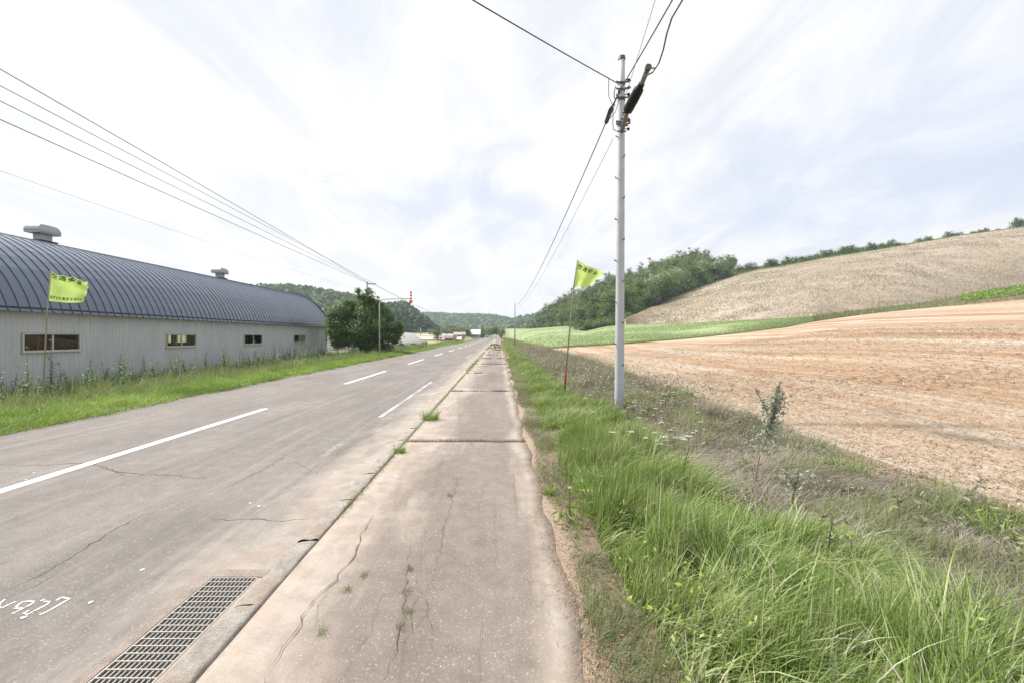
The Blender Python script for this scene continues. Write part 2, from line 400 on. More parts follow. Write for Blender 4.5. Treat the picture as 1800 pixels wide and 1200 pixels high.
def f_dry(nt, v):
    a = noise(nt, v, .045, 5, .6, .6); b = noise(nt, v, .55, 7, .75, .3); d = noise(nt, v, 2.5, 5, .75)
    c = ramp(nt, mth(nt, 'ADD', mth(nt, 'MULTIPLY', a, .5), mth(nt, 'MULTIPLY', b, .5)), [(.34, (.29, .24, .195)), (.47, (.375, .31, .25)), (.6, (.45, .37, .295))])
    c = mix(nt, c, (.13, .115, .095), mapr(nt, d, .54, .74, 0, .5))
    c = mix(nt, c, (.20, .19, .165), mapr(nt, noise(nt, mapping(nt, v, (1, 1, 2)), .09, 6, .7, 1.), .52, .66, 0, .6))
    return c, mth(nt, 'ADD', b, d), 1., .25
M['dry'] = fieldmat('dry_grass_hill', f_dry)
def f_soil(nt, v):
    a = noise(nt, v, 3.0, 6, .7); b = noise(nt, v, 30, 5, .75)
    c = ramp(nt, a, [(.3, (.16, .12, .075)), (.5, (.24, .175, .12)), (.7, (.36, .26, .19))]); c = mix(nt, c, (.07, .055, .04), mapr(nt, b, .52, .72, 0, .6))
    xs_ = node(nt, 'ShaderNodeSeparateXYZ', {0: v}).outputs[0]
    sd_ = mth(nt, 'MULTIPLY', mapr(nt, mth(nt, 'ADD', xs_, mth(nt, 'MULTIPLY', a, .4)), .62, 1.0, 1, 0), mapr(nt, b, .3, .55, .6, 1.))
    c = mix(nt, c, (.43, .34, .27), sd_)
    return c, b, .9, .03
M['soil'] = fieldmat('verge_soil', f_soil)
def f_ground(nt, v):
    a = noise(nt, v, .03, 6, .6); b = noise(nt, v, .8, 6, .7)
    c = ramp(nt, a, [(.34, (.16, .20, .085)), (.5, (.26, .26, .14)), (.64, (.42, .33, .24))]); c = mix(nt, c, (.08, .10, .05), mapr(nt, b, .52, .75, 0, .55))
    return c, b, .8, .1
M['ground'] = fieldmat('farmland', f_ground)
def f_forest(nt, v):
    b = noise(nt, v, .25, 6, .7)
    return ramp(nt, b, [(.35, (.025, .045, .02)), (.6, (.06, .085, .035))]), b, .8, .3
M['forest'] = fieldmat('forest_floor', f_forest)

M['grass'] = leafmat('grass_green', [(0, (.045, .095, .015)), (.3, (.125, .200, .036)), (.6, (.235, .31, .088)), (.85, (.37, .41, .19)), (1, (.52, .50, .36))], .26, nscale=2.6, var=.25)
M['grassL'] = leafmat('grass_green_left', [(0, (.07, .14, .018)), (.45, (.17, .28, .035)), (.8, (.30, .40, .08)), (1, (.40, .42, .17))], .26, nscale=1.4)
M['greyweed'] = leafmat('dry_weeds', [(0, (.085, .080, .055)), (.35, (.205, .18, .14)), (.7, (.36, .315, .26)), (1, (.52, .465, .39))], .2, nscale=1.5)
M['mixweed'] = leafmat('weeds_grey_green', [(0, (.09, .12, .045)), (.4, (.18, .21, .09)), (.75, (.29, .30, .16)), (1, (.42, .38, .28))], .3, nscale=1.2)
M['tallweed'] = leafmat('tall_weed_leaves', [(0, (.07, .12, .035)), (.5, (.13, .19, .07)), (1, (.25, .29, .15))], .3)
M['straw'] = leafmat('straw', [(0, (.22, .125, .075)), (.4, (.35, .225, .145)), (.8, (.43, .335, .24)), (1, (.51, .46, .38))], .1)
M['drytuft'] = leafmat('dry_tufts', [(0, (.17, .16, .135)), (.3, (.37, .305, .245)), (.75, (.46, .38, .30)), (1, (.53, .46, .385))], .35, nscale=.15)
M['oak'] = leafmat('leaves_green', [(0, (.055, .095, .022)), (.5, (.115, .175, .045)), (1, (.22, .28, .10))], .3, nscale=.5)
M['oakdark'] = leafmat('leaves_dark', [(0, (.032, .065, .020)), (.5, (.07, .12, .035)), (1, (.14, .20, .065))], .28, nscale=.5)
M['silver'] = leafmat('leaves_silver', [(0, (.15, .19, .10)), (.5, (.29, .32, .20)), (1, (.44, .45, .33))], .25, nscale=.4)
M['neartree'] = leafmat('leaves_near_tree', [(0, (.030, .068, .012)), (.5, (.080, .155, .026)), (1, (.19, .29, .06))], .3, nscale=.9)
M['hillleaf'] = leafmat('hill_canopy', [(0, (.06, .105, .045)), (.5, (.09, .14, .06)), (1, (.13, .18, .085))], .1, nscale=.02, spec=.05)
M['pine'] = leafmat('plantation_canopy', [(0, (.045, .08, .042)), (.5, (.065, .108, .055)), (1, (.10, .15, .07))], .1, nscale=.02, spec=.05)
M['orange'] = leafmat('leaves_orange', [(0, (.20, .12, .04)), (1, (.36, .22, .08))], .2)
M['paleleaf'] = leafmat('pale_grey_leaves', [(0, (.20, .22, .17)), (.5, (.33, .35, .28)), (1, (.50, .50, .42))], .2)
M['petal'] = plain('white_petals', (.58, .58, .50), .8, var=.3, scale=30)
M['stem'] = plain('brown_stem', (.26, .17, .12), .8)

# ------------------------------------------------------------------ SETTING: ground, road, walk
ZR = -.06
def zleft(X, Y):
    z = np.interp(X, [-400, -60, -19, -14, -12, -10.2, -9.0, -8.4], [-1.0, -1.0, -.62, -.55, -.38, -.10, -.05, -.09])
    rise = np.clip(Y - 95, 0, None) * .013
    return z + rise * np.clip((-X - 10) / 12, 0, 1) + (vn(X * .4, Y * .4, 3) - .5) * .08 * np.clip((-X - 8.7), 0, 1)
def road_dx(Y): return -np.clip(Y - 190, 0, None) ** 2 * .00035
g = gridmesh('ground', *np.meshgrid(np.linspace(-1600, 1600, 21), np.linspace(-200, 1600, 21)), np.full((21, 21), -1.75))
tag(obj('ground', g, M['ground']), kind='structure')
xs = np.concatenate([np.linspace(-700, -80, 16), np.linspace(-70, -20, 14), np.linspace(-19, -8.4, 30)])
ys = np.concatenate([np.linspace(-14, 70, 60), np.linspace(74, 200, 30), np.linspace(215, 560, 20)])
X, Y = np.meshgrid(xs, ys)
Xs = X + road_dx(Y)
Z = zleft(X, Y)
tag(obj('farmland', gridmesh('farmland', Xs, Y, Z), M['ground']), kind='structure')
# road with an opening for the drain
GX0, GX1, GY0, GY1 = -1.968, -1.652, 2.15, 3.13
xs = np.array([-8.5, -8.2, -7, -5.3, -4, -3, -2.4, GX0, GX1, -1.595])
ys = np.concatenate([[-14, -6, -2, 0, 1.0, GY0, GY1, 5], np.linspace(7, 190, 60), np.linspace(196, 520, 50)])
X, Y = np.meshgrid(xs, ys)
Zr = ZR - .02 * np.clip(np.abs(X + 5.0) / 3.4, 0, 1) ** 2 + .02
Zr = np.where(X > -2.5, ZR, Zr * 1.0)
Zr = ZR + (X < -8.3) * -.02
skip = np.zeros((len(ys) - 1, len(xs) - 1), bool); skip[5, 7] = True
edge = np.where(X < -8.4, (fbm(Y * 1.3, Y * 0, 5) - .5) * .22, 0)
road = tag(obj('road', gridmesh('road', X + road_dx(Y) + edge, Y, Zr, True, skip), M['road']), kind='structure')
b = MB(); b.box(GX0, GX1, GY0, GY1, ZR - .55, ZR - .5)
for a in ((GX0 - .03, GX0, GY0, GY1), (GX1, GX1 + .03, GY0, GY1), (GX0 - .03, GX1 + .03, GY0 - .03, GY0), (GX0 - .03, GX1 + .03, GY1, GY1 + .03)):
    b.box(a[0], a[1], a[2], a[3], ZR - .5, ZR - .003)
tag(b.build('drain_pit', M['pit_and_shade']), kind='structure')
b = MB()                                            # worn concrete collar round the drain
for a in ((GX0 - .075, GX0 - .002, GY0, GY1), (GX0 - .075, GX1 + .03, GY1 + .001, GY1 + .10)):
    b.box(a[0], a[1], a[2], a[3], ZR - .05, ZR + .006)
tag(b.build('drain_collar', M['conc']), kind='structure')

# verge soil on the right, from the walk to the field
xs = np.concatenate([np.linspace(.36, 4.9, 26)]); ys = np.concatenate([np.linspace(-6, 20, 70), np.linspace(21, 70, 40), np.linspace(75, 480, 40)])
X, Y = np.meshgrid(xs, ys); 
wid = np.clip((X - .36) / 4.54, 0, 1)
Xv = .36 + wid * (4.54 + np.clip(Y - 45, 0, 14) / 14 * 1.0)
Zv = .002 + .02 * np.clip((X - .42) / .3, 0, 1) + (fbm(Xv * 1.6, Y * 1.6, 9) - .5) * .10 * np.clip((X - .6) * 2, 0, 1) * np.clip((4.9 - X) * 2, 0, 1) - .012
tag(obj('verge', gridmesh('verge', Xv, Y, Zv), M['soil']), kind='structure')

# sidewalk: asphalt slabs with recessed joints
walk = tag(obj('sidewalk', MB().box(-1.41, .40, -6, 480, -.14, -.075).mesh('sidewalk'), M['soil']), kind='structure')
def slab_mesh(k, y0, y1):
    xs = np.linspace(-1.405, .42, 15); ys = np.linspace(y0, y1, 26)
    X, Y = np.meshgrid(xs, ys)
    ed = (fbm(Y * 2.3, Y * 0 + 2, 4, 4) - .5) * .20
    endw = np.clip(1 - np.minimum(Y - y0, y1 - Y) / .3, 0, 1) ** 3; Y = Y + endw * (fbm(X * 7, X * 0 + round(y0), 8) - .5) * .07 * np.where(Y > (y0 + y1) / 2, -1, 1) + endw * .012 * np.where(Y > (y0 + y1) / 2, -1, 1)
    X = X + ed * np.clip((X + .2) / .6, 0, 1) ** 2
    Z = (fbm(X * 1.3, Y * .9, 21) - .5) * .018
    X = np.vstack([X[:1], X, X[-1:]]); Y = np.vstack([Y[:1], Y, Y[-1:]]); Z = np.vstack([Z[:1] * 0 - .07, Z, Z[-1:] * 0 - .07])
    X = np.hstack([X[:, :1], X, X[:, -1:]]); Y = np.hstack([Y[:, :1], Y, Y[:, -1:]]); Z = np.hstack([Z[:, :1] * 0 - .07, Z, Z[:, -1:] * 0 - .07])
    return gridmesh('slab', X, Y, Z, False)
y = .65 - 6.25; k = 0
while y < 225:
    jn = .012
    obj('slab', slab_mesh(k, y + jn, y + 6.25 - jn), M['walk'], walk); y += 6.25; k += 1
obj('slab', slab_mesh(99, y + .03, 470), M['walk'], walk)

# kerb stones
kerb = tag(obj('kerb', MB().box(-1.578, -1.432, -4, 470, -.2, -.028).mesh('kerb'), M['conc']), kind='structure')
def kerb_mesh(seed, L=.86):
    u = np.linspace(0, 1, 13)
    prof = [(-1.598, -.12), (-1.598, -.050), (-1.592, -.022), (-1.578, -.004), (-1.54, .008), (-1.48, .013), (-1.44, .014), (-1.424, .008), (-1.418, -.01), (-1.417, -.10)]
    X = np.tile(np.array([p[0] for p in prof]), (13, 1)); Z = np.tile(np.array([p[1] for p in prof]), (13, 1)); Y = np.tile((u * L)[:, None], (1, 10))
    wv = np.array([0, .4, 1, 1, 1, 1, .8, .5, .2, 0])
    rr = fbm(X * 25 + seed * 9, Y * 6 + seed * 3, seed, 3) - .5
    Z = Z + rr * .030 * wv + (hashn(X * 97, Y * 131, seed) - .5) * .004 * wv; X = X + (vn(Y * 5 + seed, Z * 10, seed + 5) - .5) * .02 * np.array([1, 1, 1, .5, 0, 0, 0, 0, .4, .4])
    endr = np.clip(np.minimum(u, 1 - u) / .05, 0, 1)[:, None]; Z = Z - (1 - endr) * .010 * wv
    me = gridmesh('kerb_stone', X, Y, Z, True)
    return me
kms = [kerb_mesh(s) for s in range(1, 8)]
joints = [2.70, 3.57, 4.40]
y = 2.70 - .86 * 6; k = 0
while y < 110:
    o = obj('kerb_stone', kms[(k * 3 + k // 5) % 7], M['kerb'], kerb, loc=(random.uniform(-.006, .006), y + .008, random.uniform(-.005, .005)), rot=(random.uniform(-.006, .006), 0, random.uniform(-.003, .003)), scale=(1, .990, 1))
    y += .862; k += 1
tag(obj('kerb_stone', gridmesh('kerb_far', *[np.array(a, float) for a in ([[-1.6, -1.42], [-1.6, -1.42]], [[110, 110], [460, 460]], [[.02, .02], [.02, .02]])]), M['kerb'], kerb), kind='stuff')

# cracks, traced along their real courses
def ribbon(pts, wid, z, jit=.012, seed=0):
    pts = [Vector(G(px, py, z)) for px, py in pts]
    res = []
    for a, b_ in zip(pts[:-1], pts[1:]):
        n = max(2, int((b_ - a).length / .06))
        for i in range(n): res.append(a.lerp(b_, i / n))
    res.append(pts[-1])
    V = []; Fs = []
    rr = random.Random(seed)
    for i, p in enumerate(res):
        d = (res[min(i + 1, len(res) - 1)] - res[max(i - 1, 0)]).normalized(); s = Vector((-d.y, d.x, 0))
        t = i / (len(res) - 1); w2 = wid * (.25 + .75 * math.sin(math.pi * min(1, max(0.02, t)))) * rr.uniform(.3, 1.3) * .5
        q = p + s * rr.gauss(0, jit)
        V += [q - s * w2, q + s * w2]
    for i in range(len(res) - 1): Fs.append((2 * i, 2 * i + 1, 2 * i + 3, 2 * i + 2))
    return V, Fs
cr = [([(0, 815), (70, 817), (140, 813), (165, 815), (200, 826), (250, 833), (300, 834), (360, 840)], .022), ([(180, 821), (215, 834), (260, 838)], .012),
      ([(70, 1012), (110, 985), (160, 955), (210, 925), (250, 905), (300, 895)], .014), ([(300, 895), (340, 870), (400, 855), (470, 820), (520, 790), (575, 766)], .008),
      ([(360, 908), (400, 914), (450, 911), (500, 914), (545, 911)], .014), ([(470, 815), (520, 812), (560, 835)], .007), ([(0, 1040), (40, 1022), (90, 1000)], .012),
      ([(0, 1055), (60, 1030), (120, 995)], .008), ([(560, 700), (640, 698), (700, 694)], .02), ([(690, 692), (705, 689)], .06), ([(0, 785), (120, 776), (230, 770)], .010)]
b = MB()
for i, (p, wd) in enumerate(cr): b.add(*ribbon(p, wd * .62, ZR + .003, .012, i))
tag(b.build('crack', M['dark'], road), kind='stuff')
cw = [([(657, 903), (632, 945), (612, 990), (568, 1038), (520, 1095), (490, 1150), (460, 1205)], .016), ([(612, 1000), (590, 1030), (560, 1060), (545, 1110)], .006),
      ([(812, 815), (800, 860), (782, 920), (768, 985), (752, 1022)], .010), ([(722, 955), (716, 1000), (712, 1050), (702, 1110), (685, 1160), (672, 1200)], .014),
      ([(758, 905), (742, 955), (736, 1010)], .006), ([(860, 830), (845, 870), (842, 930)], .004), ([(752, 1022), (748, 1080), (758, 1140)], .006)]
cw += [([(700, 1200), (712, 1120), (735, 1040), (728, 990)], .007), ([(600, 1200), (640, 1120), (668, 1060), (690, 1010)], .006), ([(845, 1200), (838, 1120), (850, 1060)], .005), ([(690, 1120), (730, 1100), (760, 1060)], .006), ([(735, 1010), (790, 985), (830, 990)], .006),
       ([(870, 1100), (872, 1000), (868, 900), (874, 820)], .005), ([(808, 690), (806, 720), (812, 770)], .008), ([(900, 800), (905, 880), (915, 960)], .006), ([(760, 880), (765, 850), (780, 800)], .006), ([(830, 640), (838, 670), (842, 686)], .012)]
b = MB()
for i, (p, wd) in enumerate(cw): b.add(*ribbon(p, wd * .50, .0115, .013, 40 + i))
M['crackwalk'] = plain('crack_dusty', (.125, .098, .08), .95, var=.5, scale=9)
tag(b.build('crack', M['crackwalk'], walk), kind='stuff')

# painted markings
def strip(x, y0, y1, wd):
    n = max(2, int((y1 - y0) / .5) + 1); ys = np.linspace(y0, y1, n)
    X = np.stack([x - wd / 2 + 0 * ys, x + wd / 2 + 0 * ys], 1) + road_dx(ys)[:, None]; Y = np.stack([ys, ys], 1)
    return gridmesh('dash', X, Y, np.full_like(X, ZR + .004), False)
cl = tag(empty('centre_line', label='broken white line painted down the middle of the road', cat='road marking'), kind='structure')
y = 4.78 - 10.98
while y < 330:
    obj('dash', strip(-5.33, y, y + 5.62, .15), M['paint'], cl); y += 10.98
el = tag(empty('edge_line', label='faded white edge line of the road, worn to short traces', cat='road marking'), kind='structure')
for a, b_, mt in ((6.3, 7.0, 'paintold'), (9.3, 16.4, 'paintworn'), (20.0, 24.6, 'paintold'), (34, 42, 'paintworn'), (52, 60, 'paintworn'), (70, 84, 'paintworn')):
    obj('dash', strip(-2.43, a, b_, .085), M[mt], el)
# surveyor's chalk figures on the road
def chalk(strokes, wd):
    b = MB()
    for st in strokes:
        pts = [Vector(G(x / 12.0, 1020 + y / 12.0, ZR + .003)) for x, y in st]
        V = []
        for i, p in enumerate(pts):
            d = (pts[min(i + 1, len(pts) - 1)] - pts[max(i - 1, 0)]).normalized(); s = Vector((-d.y, d.x, 0)) * wd * .5
            V += [p - s, p + s]
        b.add(V, [(2 * i, 2 * i + 1, 2 * i + 3, 2 * i + 2) for i in range(len(pts) - 1)])
    return b
ck = chalk([[(-120, 400), (0, 580)], [(100, 390), (0, 470), (-110, 640)], [(20, 575), (180, 500), (340, 430)],
            [(330, 575), (380, 500), (480, 440), (600, 425), (710, 425), (690, 470), (600, 520), (480, 570), (370, 580), (300, 570)], [(560, 540), (420, 610), (250, 690)],
            [(850, 420), (950, 385)], [(920, 430), (1045, 435), (1000, 490), (860, 560), (720, 630)], [(620, 610), (500, 680), (590, 700), (700, 640)],
            [(1180, 410), (1290, 350), (1350, 340)], [(1340, 350), (1470, 372), (1180, 540), (980, 650), (830, 715)]], .013)
tag(ck.build('painted_survey_figures', M['chalk']), 'white hand-painted figures on the asphalt at the left of the drain grate', 'road marking', kind='structure')
b = MB()
rr = random.Random(5)
for px, py in ((41, 1084), (250, 1000), (160, 1057), (370, 788), (60, 830), (45, 842), (440, 883), (455, 888)):
    c = Vector(G(px, py, ZR + .005)); n = 11; r0 = .013
    V = [c + Vector((math.cos(t * 6.283 / n) * r0 * rr.uniform(.6, 1.5), math.sin(t * 6.283 / n) * r0 * rr.uniform(.6, 1.5), 0)) for t in range(n)]
    b.add(V, [tuple(range(n))])
tag(b.build('paint_spot', M['chalk'], road), kind='stuff')

# ------------------------------------------------------------------ SETTING: right-hand fields and hills, as lofts
def tcol(px): return (px - VX) / F
def row0(px): return 4.75 / tcol(px)
def e1(px):
    Y = 55.7 / (1 - .385 * np.clip(tcol(px), 0, 1.6)); y = np.interp(px, [957, 1097, 1215, 1300, 1377, 1439, 1536, 1628, 1800, 2300], [613, 604.5, 595, 585.5, 576, 564, 551, 542, 527, 478])
    return Y, y
def e2(px):      # foot of the forest and of the dry hill
    y = np.interp(px, [880, 927, 953, 999, 1028, 1071, 1097, 1193, 1247, 1377, 1433, 1600, 1689, 1800, 2300], [578, 578, 576, 573, 582, 573, 571, 569, 566, 560, 556, 537, 521, 502, 446])
    Y = np.interp(px, [880, 927, 999, 1028, 1071, 1097, 1200, 1300, 1377, 1433, 1600, 1800, 2300], [480, 300, 235, 165, 150, 135, 115, 95, 86, 78.5, 92, 118, 160])
    return Y, y
def e3(px):      # crest of the dry hill
    y = np.interp(px, [1097, 1127, 1193, 1247, 1300, 1333, 1377, 1439, 1578, 1689, 1800, 2300], [569, 551, 521, 501, 483, 475, 469, 456.5, 434, 414.5, 399.5, 340])
    Y = np.interp(px, [1097, 1127, 1193, 1300, 1500, 1800, 2300], [135.5, 150, 176, 200, 200, 185, 190])
    return Y, y
def e4(px):      # top of the wooded slope and ground behind the crest
    y = np.interp(px, [885, 927, 951, 1007, 1060, 1103, 1193, 1225, 1260, 1300, 1400, 1800, 2300], [578, 576, 560, 538, 515, 500, 470, 467, 474, 472, 462, 400, 342])
    Y = np.interp(px, [885, 927, 951, 1103, 1225, 1300, 1400, 1800, 2300], [500, 330, 290, 290, 290, 260, 235, 215, 225])
    return Y, y
def W(px, Y, y): return (px - VX) / F * Y, Y, H - (y - VY) / F * Y
def loft(name, px, A, B, rows, mt, bulge=0., noise_a=0., ns=.1, pw=1.0, kind='structure'):
    a = np.array(W(px, *A)); b_ = np.array(W(px, *B))
    s = (np.linspace(0, 1, rows) ** pw)[:, None, None]
    G3 = a[None] * (1 - s) + b_[None] * s
    G3 = np.moveaxis(G3, 1, 0)       # 3, rows, cols
    G3[2] += bulge * np.sin(np.pi * s[:, :, 0])
    if noise_a: G3[2] += (fbm(G3[0] * ns, G3[1] * ns, 31, 4) - .5) * noise_a * np.sin(np.pi * s[:, :, 0]) ** .5
    return tag(obj(name, gridmesh(name, G3[0], G3[1], G3[2]), mt), kind=kind)
def near_row(px):
    Y = row0(px); return Y, VY + H * F / Y
pxb = np.concatenate([np.linspace(957, 1400, 60), np.linspace(1410, 2400, 60)])
loft('harvested_field', pxb, near_row(pxb), e1(pxb), 60, M['brown'], 0, .25, .25, 1.8)
pxg = np.concatenate([np.linspace(884, 957, 20), np.linspace(965, 1436, 60)])
def gnear(px):
    Y0 = 5.75 / tcol(px); y0 = VY + H * F / Y0
    E = e1(px); m_ = px > 957
    return np.where(m_, E[0], Y0), np.where(m_, E[1], y0)
loft('meadow', pxg, gnear(pxg), e2(pxg), 30, M['green'], .0, .5, .08, 1.3)
pxs = np.linspace(1430, 2400, 50)
loft('hedge_bank', pxs, e1(pxs), e2(pxs), 8, M['soil'], .1)
pxd = np.linspace(1097, 2400, 110)
loft('dry_hill', pxd, e2(pxd), e3(pxd), 40, M['dry'], 1.2, 2.2, .05)
pxf = np.concatenate([np.linspace(885, 1097, 40), np.linspace(1098, 2400, 60)])
def ffoot(px):
    a = e2(px); b_ = e3(px); m_ = px > 1097
    return np.where(m_, b_[0], a[0]), np.where(m_, b_[1], a[1])
loft('wooded_slope', pxf, ffoot(pxf), e4(pxf), 14, M['forest'], 0, 0)
def back(px): a = e4(px); return a[0] + 400, np.full_like(px, 592.)
loft('hill_back', pxf, e4(pxf), back(pxf), 8, M['forest'], 0, 0)

# ------------------------------------------------------------------ distant wooded hills on the left and ahead
def hill(name, pts, Yt, Yf, yf, mt, canopy, treeh, n, k, size, cone=False, ext=120):
    px = np.linspace(pts[0][0], pts[-1][0], 70); ys = np.interp(px, [p[0] for p in pts], [p[1] for p in pts]) + treeh * F / Yt * .8
    ys = np.minimum(ys, yf - 1.5 + 0 * ys)
    a = np.array(W(px, np.full_like(px, Yf), np.full_like(px, yf))); b_ = np.array(W(px, np.full_like(px, Yt), ys))
    s = np.linspace(0, 1, 14)[:, None, None]
    G3 = a[None] * (1 - s) + b_[None] * s; sz = np.sin(s[:, 0] * np.pi / 2)
    G3[:, 2] = a[None, 2] * (1 - sz) + b_[None, 2] * sz
    bk = b_.copy(); bk[1] += ext; bk[0] *= 1 + ext / Yt; bk[2] = b_[2] * .3 - 2
    G3 = np.concatenate([G3, bk[None]], 0)
    ho = tag(obj(name, gridmesh(name, G3[:, 0], G3[:, 1], G3[:, 2]), mt), kind='structure')
    u = rng.uniform(0, 68.99, n); s = rng.uniform(0, 1, n) ** .8
    ci = u.astype(int); fu = (u - ci)
    A_ = a[:, ci] * (1 - fu) + a[:, ci + 1] * fu; B_ = b_[:, ci] * (1 - fu) + b_[:, ci + 1] * fu
    pos = A_ * (1 - s) + B_ * s; pos[2] = A_[2] * (1 - np.sin(s * np.pi / 2)) + B_[2] * np.sin(s * np.pi / 2)
    pos = pos.T
    sil = np.interp(px[ci] + fu * (px[1] - px[0]), [p[0] for p in pts], [p[1] for p in pts]); lf = np.clip((yf - sil) / (treeh * F / Yt * 1.5), .12, 1)
    hh = treeh * rng.uniform(.7, 1.25, n) * lf
    q = rng.uniform(0, 1, (n, k)); th = rng.uniform(0, 6.283, (n, k))
    if cone: rad = treeh * .26 * (1 - q * .9)
    else: rad = treeh * .36 * np.sqrt(np.clip(1 - (q * 2 - 1) ** 2, 0.05, 1))
    z = (.12 + .88 * q) * hh[:, None]
    pp = np.stack([pos[:, 0:1] + rad * np.cos(th), pos[:, 1:2] + rad * np.sin(th), pos[:, 2:3] + z], -1).reshape(-1, 3)
    nr = np.stack([np.cos(th), np.sin(th), .4 + q * .8], -1).reshape(-1, 3) + rng.normal(0, .35, (n * k, 3))
    tn = np.clip(np.repeat(rng.uniform(0, 1, n), k) * .7 + rng.uniform(0, .3, n * k), 0, 1)
    V, Fs, T = cards(pp, size * rng.uniform(.6, 1.3, n * k) * np.repeat(np.clip(lf, .4, 1), k), nr, tn, 1.3)
    if cone:
        fwd = rng.random(n) < .5
    tag(obj('forest_canopy', mesh('forest_canopy', V, Fs, False, {'tint': T}), canopy), canopy_label[name], 'forest', kind='stuff')
canopy_label = {'hill_left': 'wooded hillside rising behind the barn roof end', 'hill_plantation': 'dark conifer plantation on the hill beyond the white greenhouse',
                'hill_far': 'blue hazy forest on the long far ridge at the end of the road', 'hill_mid': 'patch of mixed wood on the low hill past the orange tree',
                'hill_far_right': 'hazy far wood on the ridge right of the road end'}
hill('hill_left', [(380, 512), (496, 510), (526, 512), (560, 517), (600, 524), (640, 531), (672, 543), (700, 556), (730, 575)], 420, 300, 588, M['forest'], M['hillleaf'], 11, 2600, 12, 3.6)
hill('hill_plantation', [(640, 560), (672, 547), (686, 544), (706, 542), (720, 546), (732, 551), (750, 558), (768, 569), (782, 580), (792, 588)], 360, 300, 588, M['forest'], M['pine'], 13, 2300, 16, 2.4, True, 60)
hill('hill_far', [(700, 560), (747, 553), (775, 554), (800, 555), (844, 556), (862, 556), (880, 559), (898, 563), (910, 565), (930, 572)], 1050, 800, 588, M['forest'], M['hillleaf'], 10, 5200, 8, 6.0)
hill('hill_far_right', [(880, 575), (898, 566), (907, 563), (924, 559), (942, 556), (980, 552), (1040, 550)], 820, 650, 588, M['forest'], M['hillleaf'], 12, 1200, 8, 6.0)
hill('hill_mid', [(770, 586), (785, 573), (800, 574), (815, 578), (830, 583), (850, 587)], 520, 440, 589.5, M['green'], M['hillleaf'], 9, 260, 12, 3.5)
# pale strips of farmland below the plantation
def fstrip(name, pa, pb, Ya, Yb, mt):
    X = np.array([[P(pa[0], pa[1], Ya)[0], P(pb[0], pa[1], Ya)[0]], [P(pa[0], pb[1], Yb)[0], P(pb[0], pb[1], Yb)[0]]])
    Y = np.array([[Ya, Ya], [Yb, Yb]]); Z = np.array([[P(0, pa[1], Ya)[2]] * 2, [P(0, pb[1], Yb)[2]] * 2])
    tag(obj(name, gridmesh(name, X, Y, Z), mt), kind='structure')
M['palefield'] = plain('pale_field', (.42, .36, .31), .95, var=.2, scale=.1)
fstrip('field_strip', (560, 597), (812, 591), 150, 215, M['palefield'])
fstrip('field_strip', (560, 590.5), (800, 587), 225, 290, M['palefield'])
fstrip('field_strip', (600, 586.5), (770, 578), 291, 330, M['green'])

# ------------------------------------------------------------------ TREES
def crown_from_blobs(blobs, n, leaf, seed, shell=.55, spf=.2):
    """blobs: (x,y,z,rx,ry,rz); leaves sit in clumps through the volume"""
    r = np.random.default_rng(seed)
    B = np.array(blobs, float); vol = B[:, 3] * B[:, 4] + B[:, 3] * B[:, 5]; pr = vol / vol.sum()
    nc = max(12, n // 34); ci = r.choice(len(B), nc, p=pr)
    d = r.normal(size=(nc, 3)); d /= np.linalg.norm(d, axis=1, keepdims=True)
    rad = (shell + (1 - shell) * r.random(nc) ** .6) * r.uniform(.85, 1.12, nc)
    cen = B[ci, :3] + d * rad[:, None] * B[ci, 3:]
    cl = r.integers(0, nc, n)
    sp = np.minimum(B[ci[cl], 3], B[ci[cl], 5]) * spf + leaf * .8
    off = r.normal(size=(n, 3)) * sp[:, None] * np.array([1, 1, .65])
    pos = cen[cl] + off
    nr = d[cl] * .9 + np.array([0, 0, .55]) + r.normal(0, .45, (n, 3))
    ct = r.random(nc); tn = np.clip(ct[cl] * .65 + r.random(n) * .35, 0, 1)
    V, Fs, T = cards(pos, leaf * r.uniform(.6, 1.35, n), nr, tn, 1.5)
    return V, Fs, T
